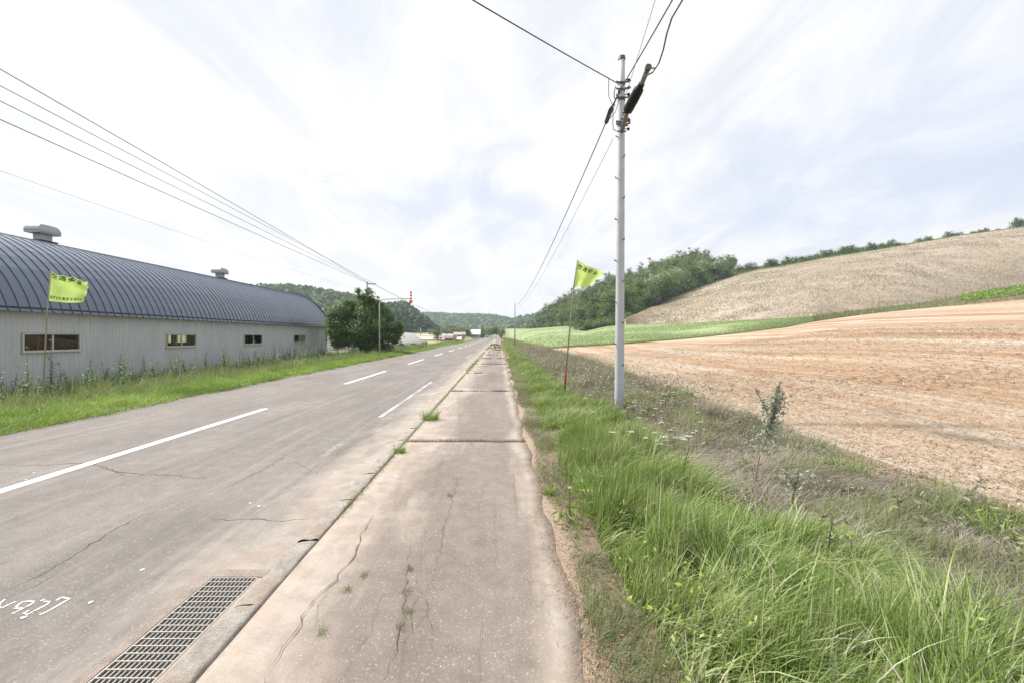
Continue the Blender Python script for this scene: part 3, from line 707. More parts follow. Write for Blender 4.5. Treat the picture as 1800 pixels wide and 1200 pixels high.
def tree_parts(seed, h, w_, n, leaf, style='round'):
    r = random.Random(seed); bl = []
    if style == 'round':
        for k in range(7):
            a = r.uniform(0, 6.28); q = r.uniform(.1, .75); z = r.uniform(.38, .84) * h
            rr_ = w_ * r.uniform(.24, .38)
            bl.append((math.cos(a) * w_ * .32 * q * 1.6, math.sin(a) * w_ * .32 * q * 1.6, z, rr_, rr_, rr_ * r.uniform(.8, 1.2)))
        bl.append((0, 0, .82 * h, w_ * .22, w_ * .22, .17 * h)); bl.append((0, 0, .45 * h, w_ * .36, w_ * .36, .25 * h))
    elif style == 'tall':
        for k in range(7):
            q = k / 6; rr_ = w_ * (.40 - .26 * q) * r.uniform(.8, 1.15)
            bl.append((r.uniform(-.12, .12) * w_, r.uniform(-.12, .12) * w_, (.22 + .70 * q) * h, rr_, rr_, h * .11))
    elif style == 'shrub':
        for k in range(5):
            a = r.uniform(0, 6.28); bl.append((math.cos(a) * w_ * .25, math.sin(a) * w_ * .25, r.uniform(.35, .7) * h, w_ * .28, w_ * .28, h * .30))
        bl.append((0, 0, h * .3, w_ * .42, w_ * .42, h * .3))
    V, Fs, T = crown_from_blobs(bl, n, leaf, seed)
    cm = mesh('crown', V, Fs, False, {'tint': T})
    b = MB(); th = h * (.8 if style != 'shrub' else .5); r0 = h * .017 + .03
    b.tube([(0, 0, -.4), (r.uniform(-.1, .1), 0, th * .4), (r.uniform(-.2, .2), r.uniform(-.2, .2), th)], [r0, r0 * .75, r0 * .25], 7)
    for k in range(6):
        a = r.uniform(0, 6.28); z = th * r.uniform(.3, .8); l = w_ * r.uniform(.25, .42)
        b.tube([(0, 0, z), (math.cos(a) * l * .5, math.sin(a) * l * .5, z + l * .35), (math.cos(a) * l, math.sin(a) * l, z + l * .9)], [r0 * .45, r0 * .3, r0 * .1], 5)
    return cm, b.mesh('trunk', True)
def tree_proto(seed, h, w_, n, leaf, style, mt, bark='bark'):
    cm, tm = tree_parts(seed, h, w_, n, leaf, style)
    cm.materials.append(M[mt]); tm.materials.append(M[bark]); return cm, tm
def place_tree(name, pr, loc, sc_, rz, label, cat='tree', group=None):
    t = empty(name, loc, rz, label, cat, group); t.scale = (sc_[0], sc_[0], sc_[1]) if isinstance(sc_, tuple) else (sc_,) * 3
    o = obj('crown', pr[0], None, t); o = obj('trunk', pr[1], None, t)
    return t
PT = [tree_proto(101, 11, 7.5, 1500, .42, 'round', 'oak'), tree_proto(102, 12, 6.5, 1500, .40, 'tall', 'oakdark'), tree_proto(103, 10, 8, 1500, .42, 'round', 'oakdark'),
      tree_proto(104, 13, 6, 1400, .40, 'tall', 'oak'), tree_proto(105, 9, 7, 1400, .40, 'round', 'oak'), tree_proto(106, 12, 7, 1500, .40, 'round', 'oakdark')]
PS = [tree_proto(111, 10, 6.5, 1500, .36, 'tall', 'silver', 'birch'), tree_proto(112, 9, 7, 1500, .36, 'round', 'silver', 'birch')]
PB = [tree_proto(121, 3.2, 5, 900, .26, 'shrub', 'oak'), tree_proto(122, 4, 5, 900, .26, 'shrub', 'oakdark'), tree_proto(123, 3.4, 4.5, 900, .25, 'shrub', 'silver')]
def wpos(px, s):
    px = np.array([px], float); a = np.array(W(px, *ffoot(px))); b_ = np.array(W(px, *e4(px))); p = a * (1 - s) + b_ * s
    return tuple(float(v) for v in p[:, 0])
rt = random.Random(77)
def dens(px):   # deeper slope in the middle gets more rows
    return float(np.interp(px, [925, 950, 1010, 1100, 1200, 1260, 1300], [.1, .35, .8, 1, 1, .7, .25]))
cnt = 0
while cnt < 215:
    px = rt.uniform(935, 1290)
    if rt.random() > dens(px): continue
    s = rt.random() ** .9
    p = wpos(px, s); k = rt.choice([0, 0, 1, 1, 2, 3, 3, 5]) if s > .25 else rt.choice([0, 2, 4, 4, 5])
    hs = float(np.interp(px, [925, 960, 1010, 1230, 1300], [.45, .8, 1.0, 1.0, .6])) * rt.uniform(.72, 1.12)
    place_tree('forest_tree', PT[k], (p[0], p[1], p[2] - .3), (hs * rt.uniform(.9, 1.1), hs), rt.uniform(0, 6.28), '%s tree %s of the wood, %s' % (['rounded', 'tall narrow', 'rounded dark', 'tall light green', 'low rounded', 'dark full-crowned'][k], 'low at the foot' if s < .3 else ('halfway up the slope' if s < .65 else 'high on the skyline'), 'left of the neon flag' if px < 1010 else ('between flag and pole' if px < 1080 else ('just right of the pole' if px < 1150 else ('in its tall right part' if px < 1225 else 'at its right end')))), 'tree', 'trees of the wood on the right-hand slope')
    cnt += 1
# edge of the wood: lower bushes along its foot
for k in range(46):
    px = 928 + k * 3.9 + rt.uniform(-2, 2); p = wpos(px, 0.02)
    place_tree('edge_bush', PB[rt.choice([0, 0, 1, 2])], (p[0], p[1], p[2] - .2), rt.uniform(.7, 1.15), rt.uniform(0, 6.28), 'low rounded bush along the foot of the wood above the meadow', 'bush', 'bushes along the foot of the wood')
for k in range(26):
    px = 1105 + k * 7.2 + rt.uniform(-3, 3); p = wpos(px, 0.05)
    place_tree('edge_bush', PB[rt.choice([0, 1, 1])], (p[0], p[1], p[2] - .2), rt.uniform(.6, 1.0), rt.uniform(0, 6.28), 'dark bush on the upper edge of the dry hill below the wood', 'bush', 'bushes between wood and dry hill')
sp = [(1144, .10, 1.08, 0, 'pale silvery tree at the edge of the wood, just right of the utility pole'), (1177, .22, 1.15, 1, 'silver-green tree in the wood, middle one of the three pale trees'),
      (1192, .10, .95, 0, 'slim pale tree touching the middle silver-green tree in the wood'), (1243, .30, 1.05, 1, 'broad grey-green tree at the right end of the wood'), (1262, .2, .8, 0, 'short grey-green tree where the wood meets the hilltop shrubs')]
for px, s, q, k, lb in sp:
    p = wpos(px, s * .4); place_tree('silver_tree', PS[k], p, q * 1.15, px * 1.0, lb)
p = P(1031, 583, 163); place_tree('round_bush', PB[1], (p[0], p[1], p[2] - .1), (1.75, 1.2), 1.0, 'solitary round dark bush on the meadow in front of the wood', 'bush')
# shrubs along the crest
k = 0; px = 1268.
while px < 2050:
    E = e3(np.array([px])); Y = float(E[0][0]) + rt.uniform(3, 9); y = float(E[1][0])
    dens_gap = (1590 < px < 1600) or (1690 < px < 1705) or (1735 < px < 1750)
    hh = np.interp(px, [1268, 1330, 1450, 1560, 1570, 1700, 1765, 1800], [5.2, 4.6, 4.2, 3.9, 3.0, 2.6, 1.6, 3.2]) * rt.uniform(.65, 1.15)
    if not dens_gap:
        x_ = (px - VX) / F * Y; z = H - (y + 1.5 - VY) / F * Y
        lb = 'shrub in the row along the dry hill crest, ' + ('next to the wood' if px < 1360 else ('left of the middle' if px < 1480 else ('just before the gap in the row' if px < 1600 else ('in the sparse stretch after the gap' if px < 1720 else 'at the far right end'))))
        place_tree('crest_shrub', PB[rt.choice([0, 0, 1, 1, 2])], (x_, Y, z - .9), (hh / 3.6 * rt.uniform(.9, 1.2), (hh + .9) / 3.6), rt.uniform(0, 6.28), lb, 'bush', 'shrubs along the hill crest')
    px += rt.uniform(6, 10) if px < 1600 else rt.uniform(7, 12)
for px, q, lb in ((1357, 1.5, 'taller shrub poking above the crest row at its left part'), (1569, 1.35, 'taller wind-bent shrub at the gap in the crest row'), (1786, 1.5, 'dark tree on the crest at the right edge of the view')):
    E = e3(np.array([px])); Y = float(E[0][0]) + 5; y = float(E[1][0]); x_, _, z = P(px, y + 2, Y)
    place_tree('crest_tree', PB[1], (x_, Y, z - .6), (1.0, q), px, lb)

# the big tree beside the barn end
TX, TY = P(640, 600, 44)[0], 44.0
def tb(px, py, r_, dy=0, rz=None):
    x_, _, z = P(px, py, TY); return (x_ - TX, dy, z, r_ * TY / F, r_ * TY / F, (rz or r_) * TY / F)
blobs = [tb(606, 548, 19), tb(592, 560, 16, -.5), tb(584, 556, 9), tb(616, 545, 16, .4), tb(612, 536, 9, .1), tb(586, 584, 10), tb(600, 575, 22, -.6), tb(625, 565, 22, .4), tb(645, 560, 22, -.5), tb(668, 552, 17, .3), tb(666, 577, 24, -.7), tb(690, 588, 15), tb(699, 577, 8, 0, 12), tb(702, 585, 6), tb(615, 588, 24, -.6), tb(598, 592, 18),
         tb(646, 538, 13, 0), tb(635, 522, 6, 0, 8), tb(650, 519, 7, 0, 9), tb(630, 511, 4.5), tb(648, 510, 4), tb(664, 534, 8, .2), tb(665, 526, 4, 0), tb(645, 526, 10), tb(650, 600, 22, .3), tb(680, 602, 14, .2), tb(684, 560, 6, .3), tb(640, 585, 26, -.9)]
t = empty('bushy_tree', (TX, TY, 0), 0, 'large dark green bushy tree between the barn end and the arrow sign post', 'tree')
V, Fs, T = crown_from_blobs(blobs, 60000, .10, 5, .62, .13)
obj('crown', mesh('crown', V, Fs, False, {'tint': T}), M['neartree'], t)
b = MB(); b.tube([(0, 0, -.8), (.1, 0, 1.2), (.2, 0, 3.4), (.0, 0, 5.2)], [.24, .2, .13, .04], 9)
for bl in blobs[:12]:
    b.tube([(0, 0, .3), (bl[0] * .5, bl[1] * .5, bl[2] * .55), (bl[0], bl[1], bl[2])], [.1, .06, .02], 6)
b.build('trunk', M['bark'], t, True)

# ------------------------------------------------------------------ BARN
BX, BZ, Y0B, Y1B = -17.9, -.62, 2.0, 47.1
CXB, CZB, RB = -22.4, 1.0, 5.1
BX2 = 2 * CXB - BX
ZEAVE = 2.63
barn = empty('barn', (CXB, (Y0B + Y1B) / 2, BZ), 0, 'long grey metal barn with a blue arched roof beside the road', 'barn')
BO = Vector((CXB, (Y0B + Y1B) / 2, BZ))
def bpart(mb, name, mt, parent=barn, smooth=False):
    o = mb.build(name, mt, parent, smooth); 
    if parent is barn: o.location = -BO
    return o
wins = [(Y0B + 7.6, Y0B + 10.0), (17.05, 19.42), (24.42, 26.85), (31.9, 34.35), (39.6, 42.05)]
WZ0, WZ1 = .985, 1.70
def corrugated(x, y0, y1, z0, z1, holes, sgn):
    pr = []; y = y0; k = 0; pitch = .19
    while y < y1:
        for dy, dx in ((0, 0), (.075, 0), (.095, .022), (.168, .022)):
            if y + dy < y1: pr.append((y + dy, dx))
        y += pitch
    pr.append((y1, 0))
    for h0, h1 in holes: pr += [(h0, 0), (h1, 0)]
    pr = sorted(set(pr)); b = MB()
    for (ya, da), (yb, db) in zip(pr[:-1], pr[1:]):
        ym = (ya + yb) / 2; hole = any(h0 < ym < h1 for h0, h1 in holes)
        for za, zb in (((z0, WZ0), (WZ1, z1)) if hole else ((z0, z1),)):
            b.add([(x + sgn * da, ya, za), (x + sgn * db, yb, za), (x + sgn * db, yb, zb), (x + sgn * da, ya, zb)], [(0, 1, 2, 3)])
    return b
bpart(corrugated(BX, Y0B, Y1B, BZ, ZEAVE + .08, wins, 1), 'wall', M['siding'])
fw = [(36.9, 39.2)]
bpart(corrugated(BX2, Y0B, Y1B, BZ, ZEAVE + .08, fw, -1), 'wall', M['siding'])
b = MB()            # rusty lining inside, behind the far wall's ribs
def wallbox(x0, x1, holes):
    ys = [Y0B] + [v for h in holes for v in h] + [Y1B]
    for i in range(0, len(ys), 2): b.box(x0, x1, ys[i], ys[i + 1], BZ, ZEAVE)
    for h0, h1 in holes: b.box(x0, x1, h0, h1, BZ, WZ0 - .2); b.box(x0, x1, h0, h1, WZ1 + .25, ZEAVE)
wallbox(BX2 + .03, BX2 + .07, fw); bpart(b, 'lining', M['lining'])
b = MB(); b.box(BX2 + .05, BX - .05, Y0B + .05, Y1B - .05, BZ - .1, BZ + .03); bpart(b, 'floor', M['floor'])
b = MB()
for yp in np.arange(5.5, 46, 2.47): b.box(BX - .26, BX - .14, yp - .06, yp + .06, BZ, ZEAVE); b.box(BX2 + .1, BX2 + .22, yp - .06, yp + .06, BZ, ZEAVE)
for yp in np.arange(5.5, 46, 4.94): b.box(BX2 + 3.0, BX2 + 3.16, yp - .08, yp + .08, BZ, 5.4)
bpart(b, 'post', M['lining'])
# gables
a0 = math.asin((ZEAVE - CZB) / RB)
for yy, sg in ((Y0B, -1), (Y1B, 1)):
    b = MB(); V = [(BX, yy, BZ)]; 
    for k in range(25):
        a = a0 + (math.pi - 2 * a0) * k / 24; V.append((CXB + math.cos(a) * RB * .985, yy, CZB + math.sin(a) * RB * .985))
    V.append((BX2, yy, BZ)); b.add(V, [tuple(range(len(V)))]); bpart(b, 'gable', M['siding'])
# roof: one object per steel sheet, each with its standing seam
PW = .412
aE = math.asin((2.52 - CZB) / (RB + .12))
def panel_mesh():
    b = MB(); n = 20; a_ = [aE + (math.pi - 2 * aE) * k / n for k in range(n + 1)]
    def ring(r_, y): return [(math.cos(a) * r_, y, math.sin(a) * r_) for a in a_]
    prof = [(RB, 0.0), (RB, PW - .018), (RB + .026, PW - .016), (RB + .026, PW - .003), (RB, PW - .0005)]
    V = []
    for r_, y in prof: V += ring(r_, y)
    m_ = n + 1; Fs = [(i * m_ + j, (i + 1) * m_ + j, (i + 1) * m_ + j + 1, i * m_ + j + 1) for i in range(len(prof) - 1) for j in range(n)]
    b.add(V, Fs); return b.mesh('roof_panel')
pm = panel_mesh(); pm.materials.append(M['roof'])
y = Y0B - .15
while y < Y1B + .1:
    o = obj('roof_panel', pm, None, barn, loc=(0, y - BO.y, CZB - BO.z)); y += PW
b = MB(); b.box(BX - .05, BX + .34, Y0B - .15, Y1B + .12, 2.50, 2.56); b.box(BX + .26, BX + .34, Y0B - .15, Y1B + .12, 2.56, 2.66); bpart(b, 'eave_trim', M['navy'])
b = MB(); b.box(BX2 - .34, BX2 + .05, Y0B - .15, Y1B + .12, 2.50, 2.6); bpart(b, 'eave_trim', M['navy'])
b = MB(); b.tube([(CXB + math.cos(a) * (RB + .03), Y1B + .13, CZB + math.sin(a) * (RB + .03)) for a in [aE + (math.pi - 2 * aE) * k / 28 for k in range(29)]], .05, 6); bpart(b, 'verge_trim', M['navy'], smooth=True)
# windows
def window(x, y0, y1, z0, z1, sg):
    b = MB(); f_ = .055; xo0, xo1 = (x - .06, x + .055) if sg > 0 else (x - .055, x + .06)
    b.box(xo0, xo1, y0 - f_, y1 + f_, z0 - f_, z0); b.box(xo0, xo1, y0 - f_, y1 + f_, z1, z1 + f_ * .8)
    b.box(xo0, xo1, y0 - f_, y0, z0, z1); b.box(xo0, xo1, y1, y1 + f_, z0, z1)
    wn = bpart(b, 'window', M['frame'])
    ym = (y0 + y1) / 2
    b = MB(); b.box(x - .03, x + .03, ym - .03, ym + .03, z0, z1); b.build('mullion', M['frame'], wn)
    b = MB(); b.box(xo0, xo1 + .035 * sg, y0 - f_ - .03, y1 + f_ + .03, z0 - f_ - .03, z0 - f_); b.build('sill', M['frame'], wn)
    for a, c in ((y0, ym - .03), (ym + .03, y1)):
        b = MB(); b.add([(x, a, z0), (x, c, z0), (x, c, z1), (x, a, z1)], [(0, 1, 2, 3)]); b.build('pane', M['glass'], wn)
for y0, y1 in wins: window(BX + .01, y0 + .06, y1 - .06, WZ0 + .055, WZ1 - .055, 1)
for y0, y1 in fw: window(BX2 - .01, y0 + .06, y1 - .06, WZ0 + .055, WZ1 - .055, -1)
# ridge ventilators
for yc, lb in ((8.1, None), (22.35, None), (36.55, None)):
    b = MB(); b.box(-.20, .20, -.28, .28, 6.07, 6.62); v = b.build('roof_vent', M['ventgrey'], barn, loc=(CXB - BO.x, yc - BO.y, -BO.z))
    b = MB(); b.box(-.32, .32, -.42, .42, 5.86, 6.20); b.box(-.36, .36, -.46, .46, 6.20, 6.23); b.build('curb', M['navy'], v)
    b = MB(); L, Wd = .56, .36      # hood with turned-down rounded ends
    prof = [(-L, 6.60), (-L - .02, 6.74), (-L + .05, 6.88), (-L + .16, 6.98), (-.0, 7.0), (L - .16, 6.98), (L - .05, 6.88), (L + .02, 6.74), (L, 6.60)]
    n = len(prof); wp = [1, 1, .96, .82, .78, .82, .96, 1, 1]
    V = [(-Wd * q, y_, z_) for (y_, z_), q in zip(prof, wp)] + [(Wd * q, y_, z_) for (y_, z_), q in zip(prof, wp)]
    lo = [(-Wd * 1.1, y_, 6.66) for y_, z_ in prof] + [(Wd * 1.1, y_, 6.66) for y_, z_ in prof]
    Fs = [(i, i + 1, n + i + 1, n + i) for i in range(n - 1)]
    b.add(V, Fs + [tuple(range(n)), tuple(n + i for i in range(n - 1, -1, -1))]); b.box(-Wd, Wd, -L, L, 6.56, 6.62)
    b.build('hood', M['ventgrey'], v)

# ------------------------------------------------------------------ POLES AND CABLES
PX, PY = 2.51, 9.5
zt = P(1093, 104, PY)[2]
up = empty('utility_pole', (PX, PY, 0), 0, 'tall pale grey steel utility pole standing in the weeds at the right of the sidewalk', 'utility pole')
b = MB(); n = 12; b.tube([(0, 0, -.3 + (zt + .3) * k / n) if k else (0, 0, -.3) for k in range(n)] + [(.055, 0, zt)], [.100 - .034 * k / n for k in range(n + 1)], 20); b.v = [(x + .055 * max(0, z) / zt if z < zt - .01 else x, y, z) for x, y, z in b.v]
b.build('shaft', M['pole'], up, True)
def pxo(z): return .055 * z / zt
b = MB(); b.tube([(.055, 0, zt - .02), (.055, 0, zt + .05)], [.078, .07], 16); b.build('cap', M['bolt'], up)
def rad(z): return .100 - .034 * z / zt
for k, z in enumerate(np.arange(1.0, 6.9, .43)):
    s = -1 if k % 2 else 1; b = MB(); x_ = pxo(z); a = R(-70) if s > 0 else R(200)
    dx, dy = math.cos(a), math.sin(a)
    b.tube([(x_ + dx * rad(z) * .7, dy * rad(z) * .7, z), (x_ + dx * (rad(z) + .05), dy * (rad(z) + .05), z), (x_ + dx * (rad(z) + .055), dy * (rad(z) + .055), z + .03)], .011, 8)
    b.build('step_bolt', M['bolt'], up)
for z, hgt in ((6.84, .04), (6.70, .03), (6.52, .07), (6.02, .04), (5.97, .02)):
    b = MB(); b.tube([(pxo(z), 0, z - hgt / 2), (pxo(z), 0, z + hgt / 2)], rad(z) + .008, 18)
    b.box(pxo(z) - .12, pxo(z) + .12, -.035 - rad(z), -.012 - rad(z), z - .012, z + .012)
    b.tube([(pxo(z) + .12, -rad(z) - .03, z), (pxo(z) + .15, -rad(z) - .06, z + .02)], .02, 8); b.tube([(pxo(z) - .12, -rad(z) - .03, z - .02), (pxo(z) - .13, -rad(z) - .06, z)], .016, 8)
    b.build('clamp', M['bolt'], up)
for z in (6.92, 6.76, 6.62, 6.10, 5.9):
    b = MB(); x_ = pxo(z) + .14; b.tube([(x_, -.02, z - .03), (x_, -.02, z - .012), (x_, -.02, z + .012), (x_, -.02, z + .03)], [.014, .03, .03, .014], 10); b.tube([(pxo(z), -.02, z), (x_, -.02, z)], .008, 6); b.build('insulator', M['closure'], up, True)
b = MB(); b.tube([(-.10, -.09, 6.75), (-.13, -.09, 6.6), (-.12, -.09, 6.5), (-.02, -.1, 6.50)], .011, 6); b.tube([(-.10, -.05, 6.4), (-.14, -.05, 6.28), (-.145, -.05, 6.0), (-.13, -.04, 5.88), (-.05, -.06, 5.83)], .008, 6)
b.tube([(-.04, -.08, 6.42), (-.10, -.08, 6.22), (-.20, -.06, 6.10), (-.24, -.05, 6.12), (-.12, -.06, 6.3)], .007, 6); b.build('lead_cable', M['cable'], up, True)

def sagline(a, b_, sag, n=24):
    a = Vector(a); b_ = Vector(b_); return [a.lerp(b_, k / n) - Vector((0, 0, 4 * sag * (k / n) * (1 - k / n))) for k in range(n + 1)]
def wire(name, pts, r_, label, mt='cable', group=None):
    b = MB(); b.tube(pts, r_, 6); o = b.build(name, M[mt], None, True); tag(o, label, 'cable', group); return o
FP = P(905, 533, 64.0)
topz = P(1090, 160, PY)[2]
w1a = (PX - .02, PY - .12, P(1088, 165, PY)[2]); 
near_end = P(1176, -2, 6.95)
nd = Vector(near_end) - Vector(w1a); ne = Vector(w1a) + nd * 4.0
wire('overhead_cable', sagline(tuple(ne), w1a, .15, 20), .012, 'thick black cable running from the pole over the viewer, leftmost of the near ones')
fc = wire('overhead_cable', sagline(w1a, (FP[0], 64, FP[2] - .3), 1.05, 40), .014, 'black cable sagging from the tall grey pole to the next pole down the road')
pc = sagline(w1a, (FP[0], 64, FP[2] - .3), 1.05, 200)
seg = [p + Vector((0, 0, -.02)) for p in pc[2:9]]
# splice closure hanging on the far cable
b = MB(); q0 = Vector(P(1076, 187, 10.15)); q1 = Vector(P(1065, 217, 11.3)); b.tube([q0.lerp(q1, t_) for t_ in (0, .06, .12, .2, .9, 1)], [.02, .035, .04, .055, .052, .03], 10); b.build('splice_closure', M['closure'], fc, True)
b = MB(); b.tube(sagline(w1a, tuple(q0), .02, 5) , .018, 6); b.build('lead', M['cable'], fc, True)
# near guard tube with its closure
ct = empty('cable_tube', tuple(P(1094, 228, 9.35)), 0, 'weathered guard tube with a fat black closure, slanting up from the grey pole', 'cable closure')
CT = Vector(ct.location)
c0 = Vector(P(1093, 232, 9.33)); c1 = Vector(P(1103, 195, 8.85)); c2 = Vector(P(1128, 148, 8.15)); c3 = Vector(P(1140, 118, 7.75))
def rel(ps): return [Vector(p) - CT for p in ps]
b = MB(); b.tube(rel([c0, c0.lerp(c1, .5), c1]), [.045, .05, .04], 10); b.build('tube', M['cablegrey'], ct, True)
b = MB(); b.tube(rel([c1, c1.lerp(c2, .06), c1.lerp(c2, .5), c1.lerp(c2, .80), c1.lerp(c2, .86), c2]), [.075, .095, .095, .09, .06, .055], 12); b.build('closure', M['closure'], ct, True)
b = MB(); b.tube(rel([c2, c3]), [.042, .046], 10); b.build('tube', M['cablegrey'], ct, True)
b = MB(); b.tube(rel([c3 - (c3 - c2) * .12, c3 + (c3 - c2) * .03]), .056, 10); b.build('end_cap', M['bolt'], ct)
b = MB()
for t_ in (.02, .3, .62, .9): 
    q = c0.lerp(c1, t_); b.box(q.x - CT.x - .09, q.x - CT.x + .09, q.y - CT.y - .01, q.y - CT.y + .01, q.z - CT.z - .012, q.z - CT.z + .012)
q = c3; b.box(q.x - CT.x - .02, q.x - CT.x + .11, q.y - CT.y - .01, q.y - CT.y + .01, q.z - CT.z - .03, q.z - CT.z - .015); b.build('bracket', M['bolt'], ct)
# slack loop leaving the tube to the upper right
lp = [P(1133, 135, 7.9), P(1147, 128, 7.7), P(1158, 112, 7.4), P(1166, 88, 7.1), P(1172, 60, 6.8), P(1181, 32, 6.4), P(1200, 0, 5.9), P(1260, -90, 5.0), P(1420, -320, 3.6)]
wire('slack_cable', lp, .012, 'thin curved cable looping from the guard tube to the top of the view')
th_ = [P(1098, 175, 9.6), P(1152, 0, 6.8), P(1300, -480, 3.6)]
wire('thin_wire', th_, .005, 'very thin pale wire between the two thick cables above the pole', 'polefar')
wire('thin_wire', sagline((PX - .1, PY + .1, 5.75), (FP[0] - .1, 64, FP[2] - .7), 1.0, 30), .007, 'very thin pale wire below the black sagging cable', 'polefar')
# service cable to the upper left
sa = Vector((PX - .05, PY - .1, P(1082, 152, PY)[2])); sb = Vector(P(848, -2, 6.6)); se = sa + (sb - sa) * 3.2
wire('service_cable', sagline(tuple(se), tuple(sa), .12, 20), .010, 'black cable crossing from the pole top to the upper left of the view')
wire('stay_wire', [sa + (sb - sa) * .095, Vector(P(1070, 170, 9.7)), Vector(P(1077, 186, 10.1))], .007, 'short thin stay joining the crossing cable to the black closure')

def far_pole(px, ytop, ybase, Y, r_, label, mt='polefar', arm=False, zb=None, group=None, name='utility_pole'):
    x_, _, z1 = P(px, ytop, Y); z0 = P(px, ybase, Y)[2] if zb is None else zb
    t = empty(name, (x_, Y, z0), 0, label, 'utility pole' if name == 'utility_pole' else 'post', group)
    b = MB(); b.tube([(0, 0, -.2), (0, 0, z1 - z0)], [r_, r_ * .7], 10); b.build('shaft', M[mt], t, True)
    if arm:
        b = MB(); b.box(-.06, 1.05, -.05, .05, z1 - z0 - .28, z1 - z0 - .18); b.build('crossarm', M['polefar'], t)
        for k in range(4):
            b = MB(); b.tube([(.12 + .28 * k, 0, z1 - z0 - .18), (.12 + .28 * k, 0, z1 - z0 - .02)], [.035, .02], 7); b.build('insulator', M['white'], t)
    return t
far_pole(905, 533, 611, 64, .09, 'dark slim utility pole on the verge next down the road from the grey one', zb=-.05)
far_pole(645, 496, 600, 52, .13, 'utility pole with crossarm rising behind the bushy tree', arm=True, zb=-.6)
far_pole(775, 553, 603, 110, .10, 'distant thin utility pole beyond the greenhouse', zb=-.6)
for i, (px, yt, Y) in enumerate(((887.6, 563, 92), (881.5, 571, 120), (879, 577, 150), (893, 578, 170))):
    far_pole(px, yt, 600, Y, .06, ['slender post beyond the dark pole on the right verge', 'second slender post near the end of the sidewalk', 'thin far post where the sidewalk vanishes', 'tiny far post at the left end of the meadow'][i], zb=-.05, name='roadside_post')
# overhead lines on the left
A = [Vector(P(646, 497, 52)), Vector(P(651, 498, 52)), Vector(P(656, 499, 52)), Vector(P(660, 499.5, 52))]
Bp = [P(0, 128, 13.2), P(0, 153, 13.3), P(0, 176, 13.4), P(0, 205, 13.5)]
lb = ['topmost', 'second', 'third', 'lowest dark']
for i in range(4):
    a = A[0] if i == 0 else A[min(3, 4 - i)]; q = Vector(Bp[i]); e = a + (q - a) * 1.45
    wire('overhead_line', sagline(tuple(a - Vector((0, 0, .05 * i))), tuple(e), -.12 + .06 * i if i < 3 else .05, 40), [.010, .011, .011, .013][i] if i else .014, '%s of the black power lines running above the barn roof' % lb[i])
a = Vector(P(640, 512, 52)); q = Vector(P(0, 290, 16)); wire('thin_line', sagline(tuple(a), tuple(a + (q - a) * 1.3), .3, 30), .006, 'faint thin wire low over the barn roof', 'polefar')
for i in range(3):
    wire('far_line', sagline(tuple(A[i + 1]), P(775, 554 + i, 110), .3, 20), .012, ['faint wire running from the crossarm pole to the far pole, upper one', 'faint wire from the crossarm pole to the far pole, middle one', 'faint wire from the crossarm pole to the far pole, lower one'][i], 'polefar')

# arrow sign post over the road edge
SX, _, _ = P(667, 600, 36); zA = P(0, 525.5, 36)[2]
t = empty('arrow_sign_post', (SX, 36, -.1), 0, 'pale grey post with a bent arm holding a red arrow over the road edge', 'road sign')
b = MB(); z0 = .1; pts = [(0, 0, -.3), (0, 0, zA - .45 + z0)] + [(.35 - .35 * math.cos(a), 0, zA - .45 + z0 + .42 * math.sin(a)) for a in (.4, .8, 1.2, 1.57)] + [(1.4, 0, zA + z0 + .0), (2.42, 0, zA + z0 - .01)]
b.tube(pts, [.058, .056] + [.045] * 4 + [.038, .034], 12); b.build('post', M['galv'], t, True)
ax = P(722.5, 0, 36)[0] - SX
def disc(b, x_, z_, r_, y_=0, n=16):
    V = [(x_ + math.cos(2 * math.pi * k / n) * r_, y_ + dy, z_ + math.sin(2 * math.pi * k / n) * r_) for dy in (0, .02) for k in range(n)]
    b.add(V, [tuple(range(n)), tuple(range(2 * n - 1, n - 1, -1))] + [(k, n + k, n + (k + 1) % n, (k + 1) % n) for k in range(n)])
za = lambda py: P(0, py, 36)[2] + .1
b = MB(); b.box(ax - .03, ax + .03, .0, .03, za(532), za(512.5)); b.build('backing', M['white'], t)
for py in (514.5, 519.5, 525):
    b = MB(); disc(b, ax, za(py), .085, -.03); b.build('reflector', M['red'], t)
b = MB(); V = [(ax - .155, -.03, za(529)), (ax - .08, -.03, za(528.3)), (ax + .08, -.03, za(528.3)), (ax + .155, -.03, za(529)), (ax + .15, -.03, za(530.2)), (ax, -.03, za(534.5)), (ax - .15, -.03, za(530.2))]
b.add(V + [(x_, .0, z_) for x_, y_, z_ in V], [tuple(range(7)), tuple(range(13, 6, -1))] + [(k, 7 + k, 7 + (k + 1) % 7, (k + 1) % 7) for k in range(7)]); b.build('arrow', M['red'], t)

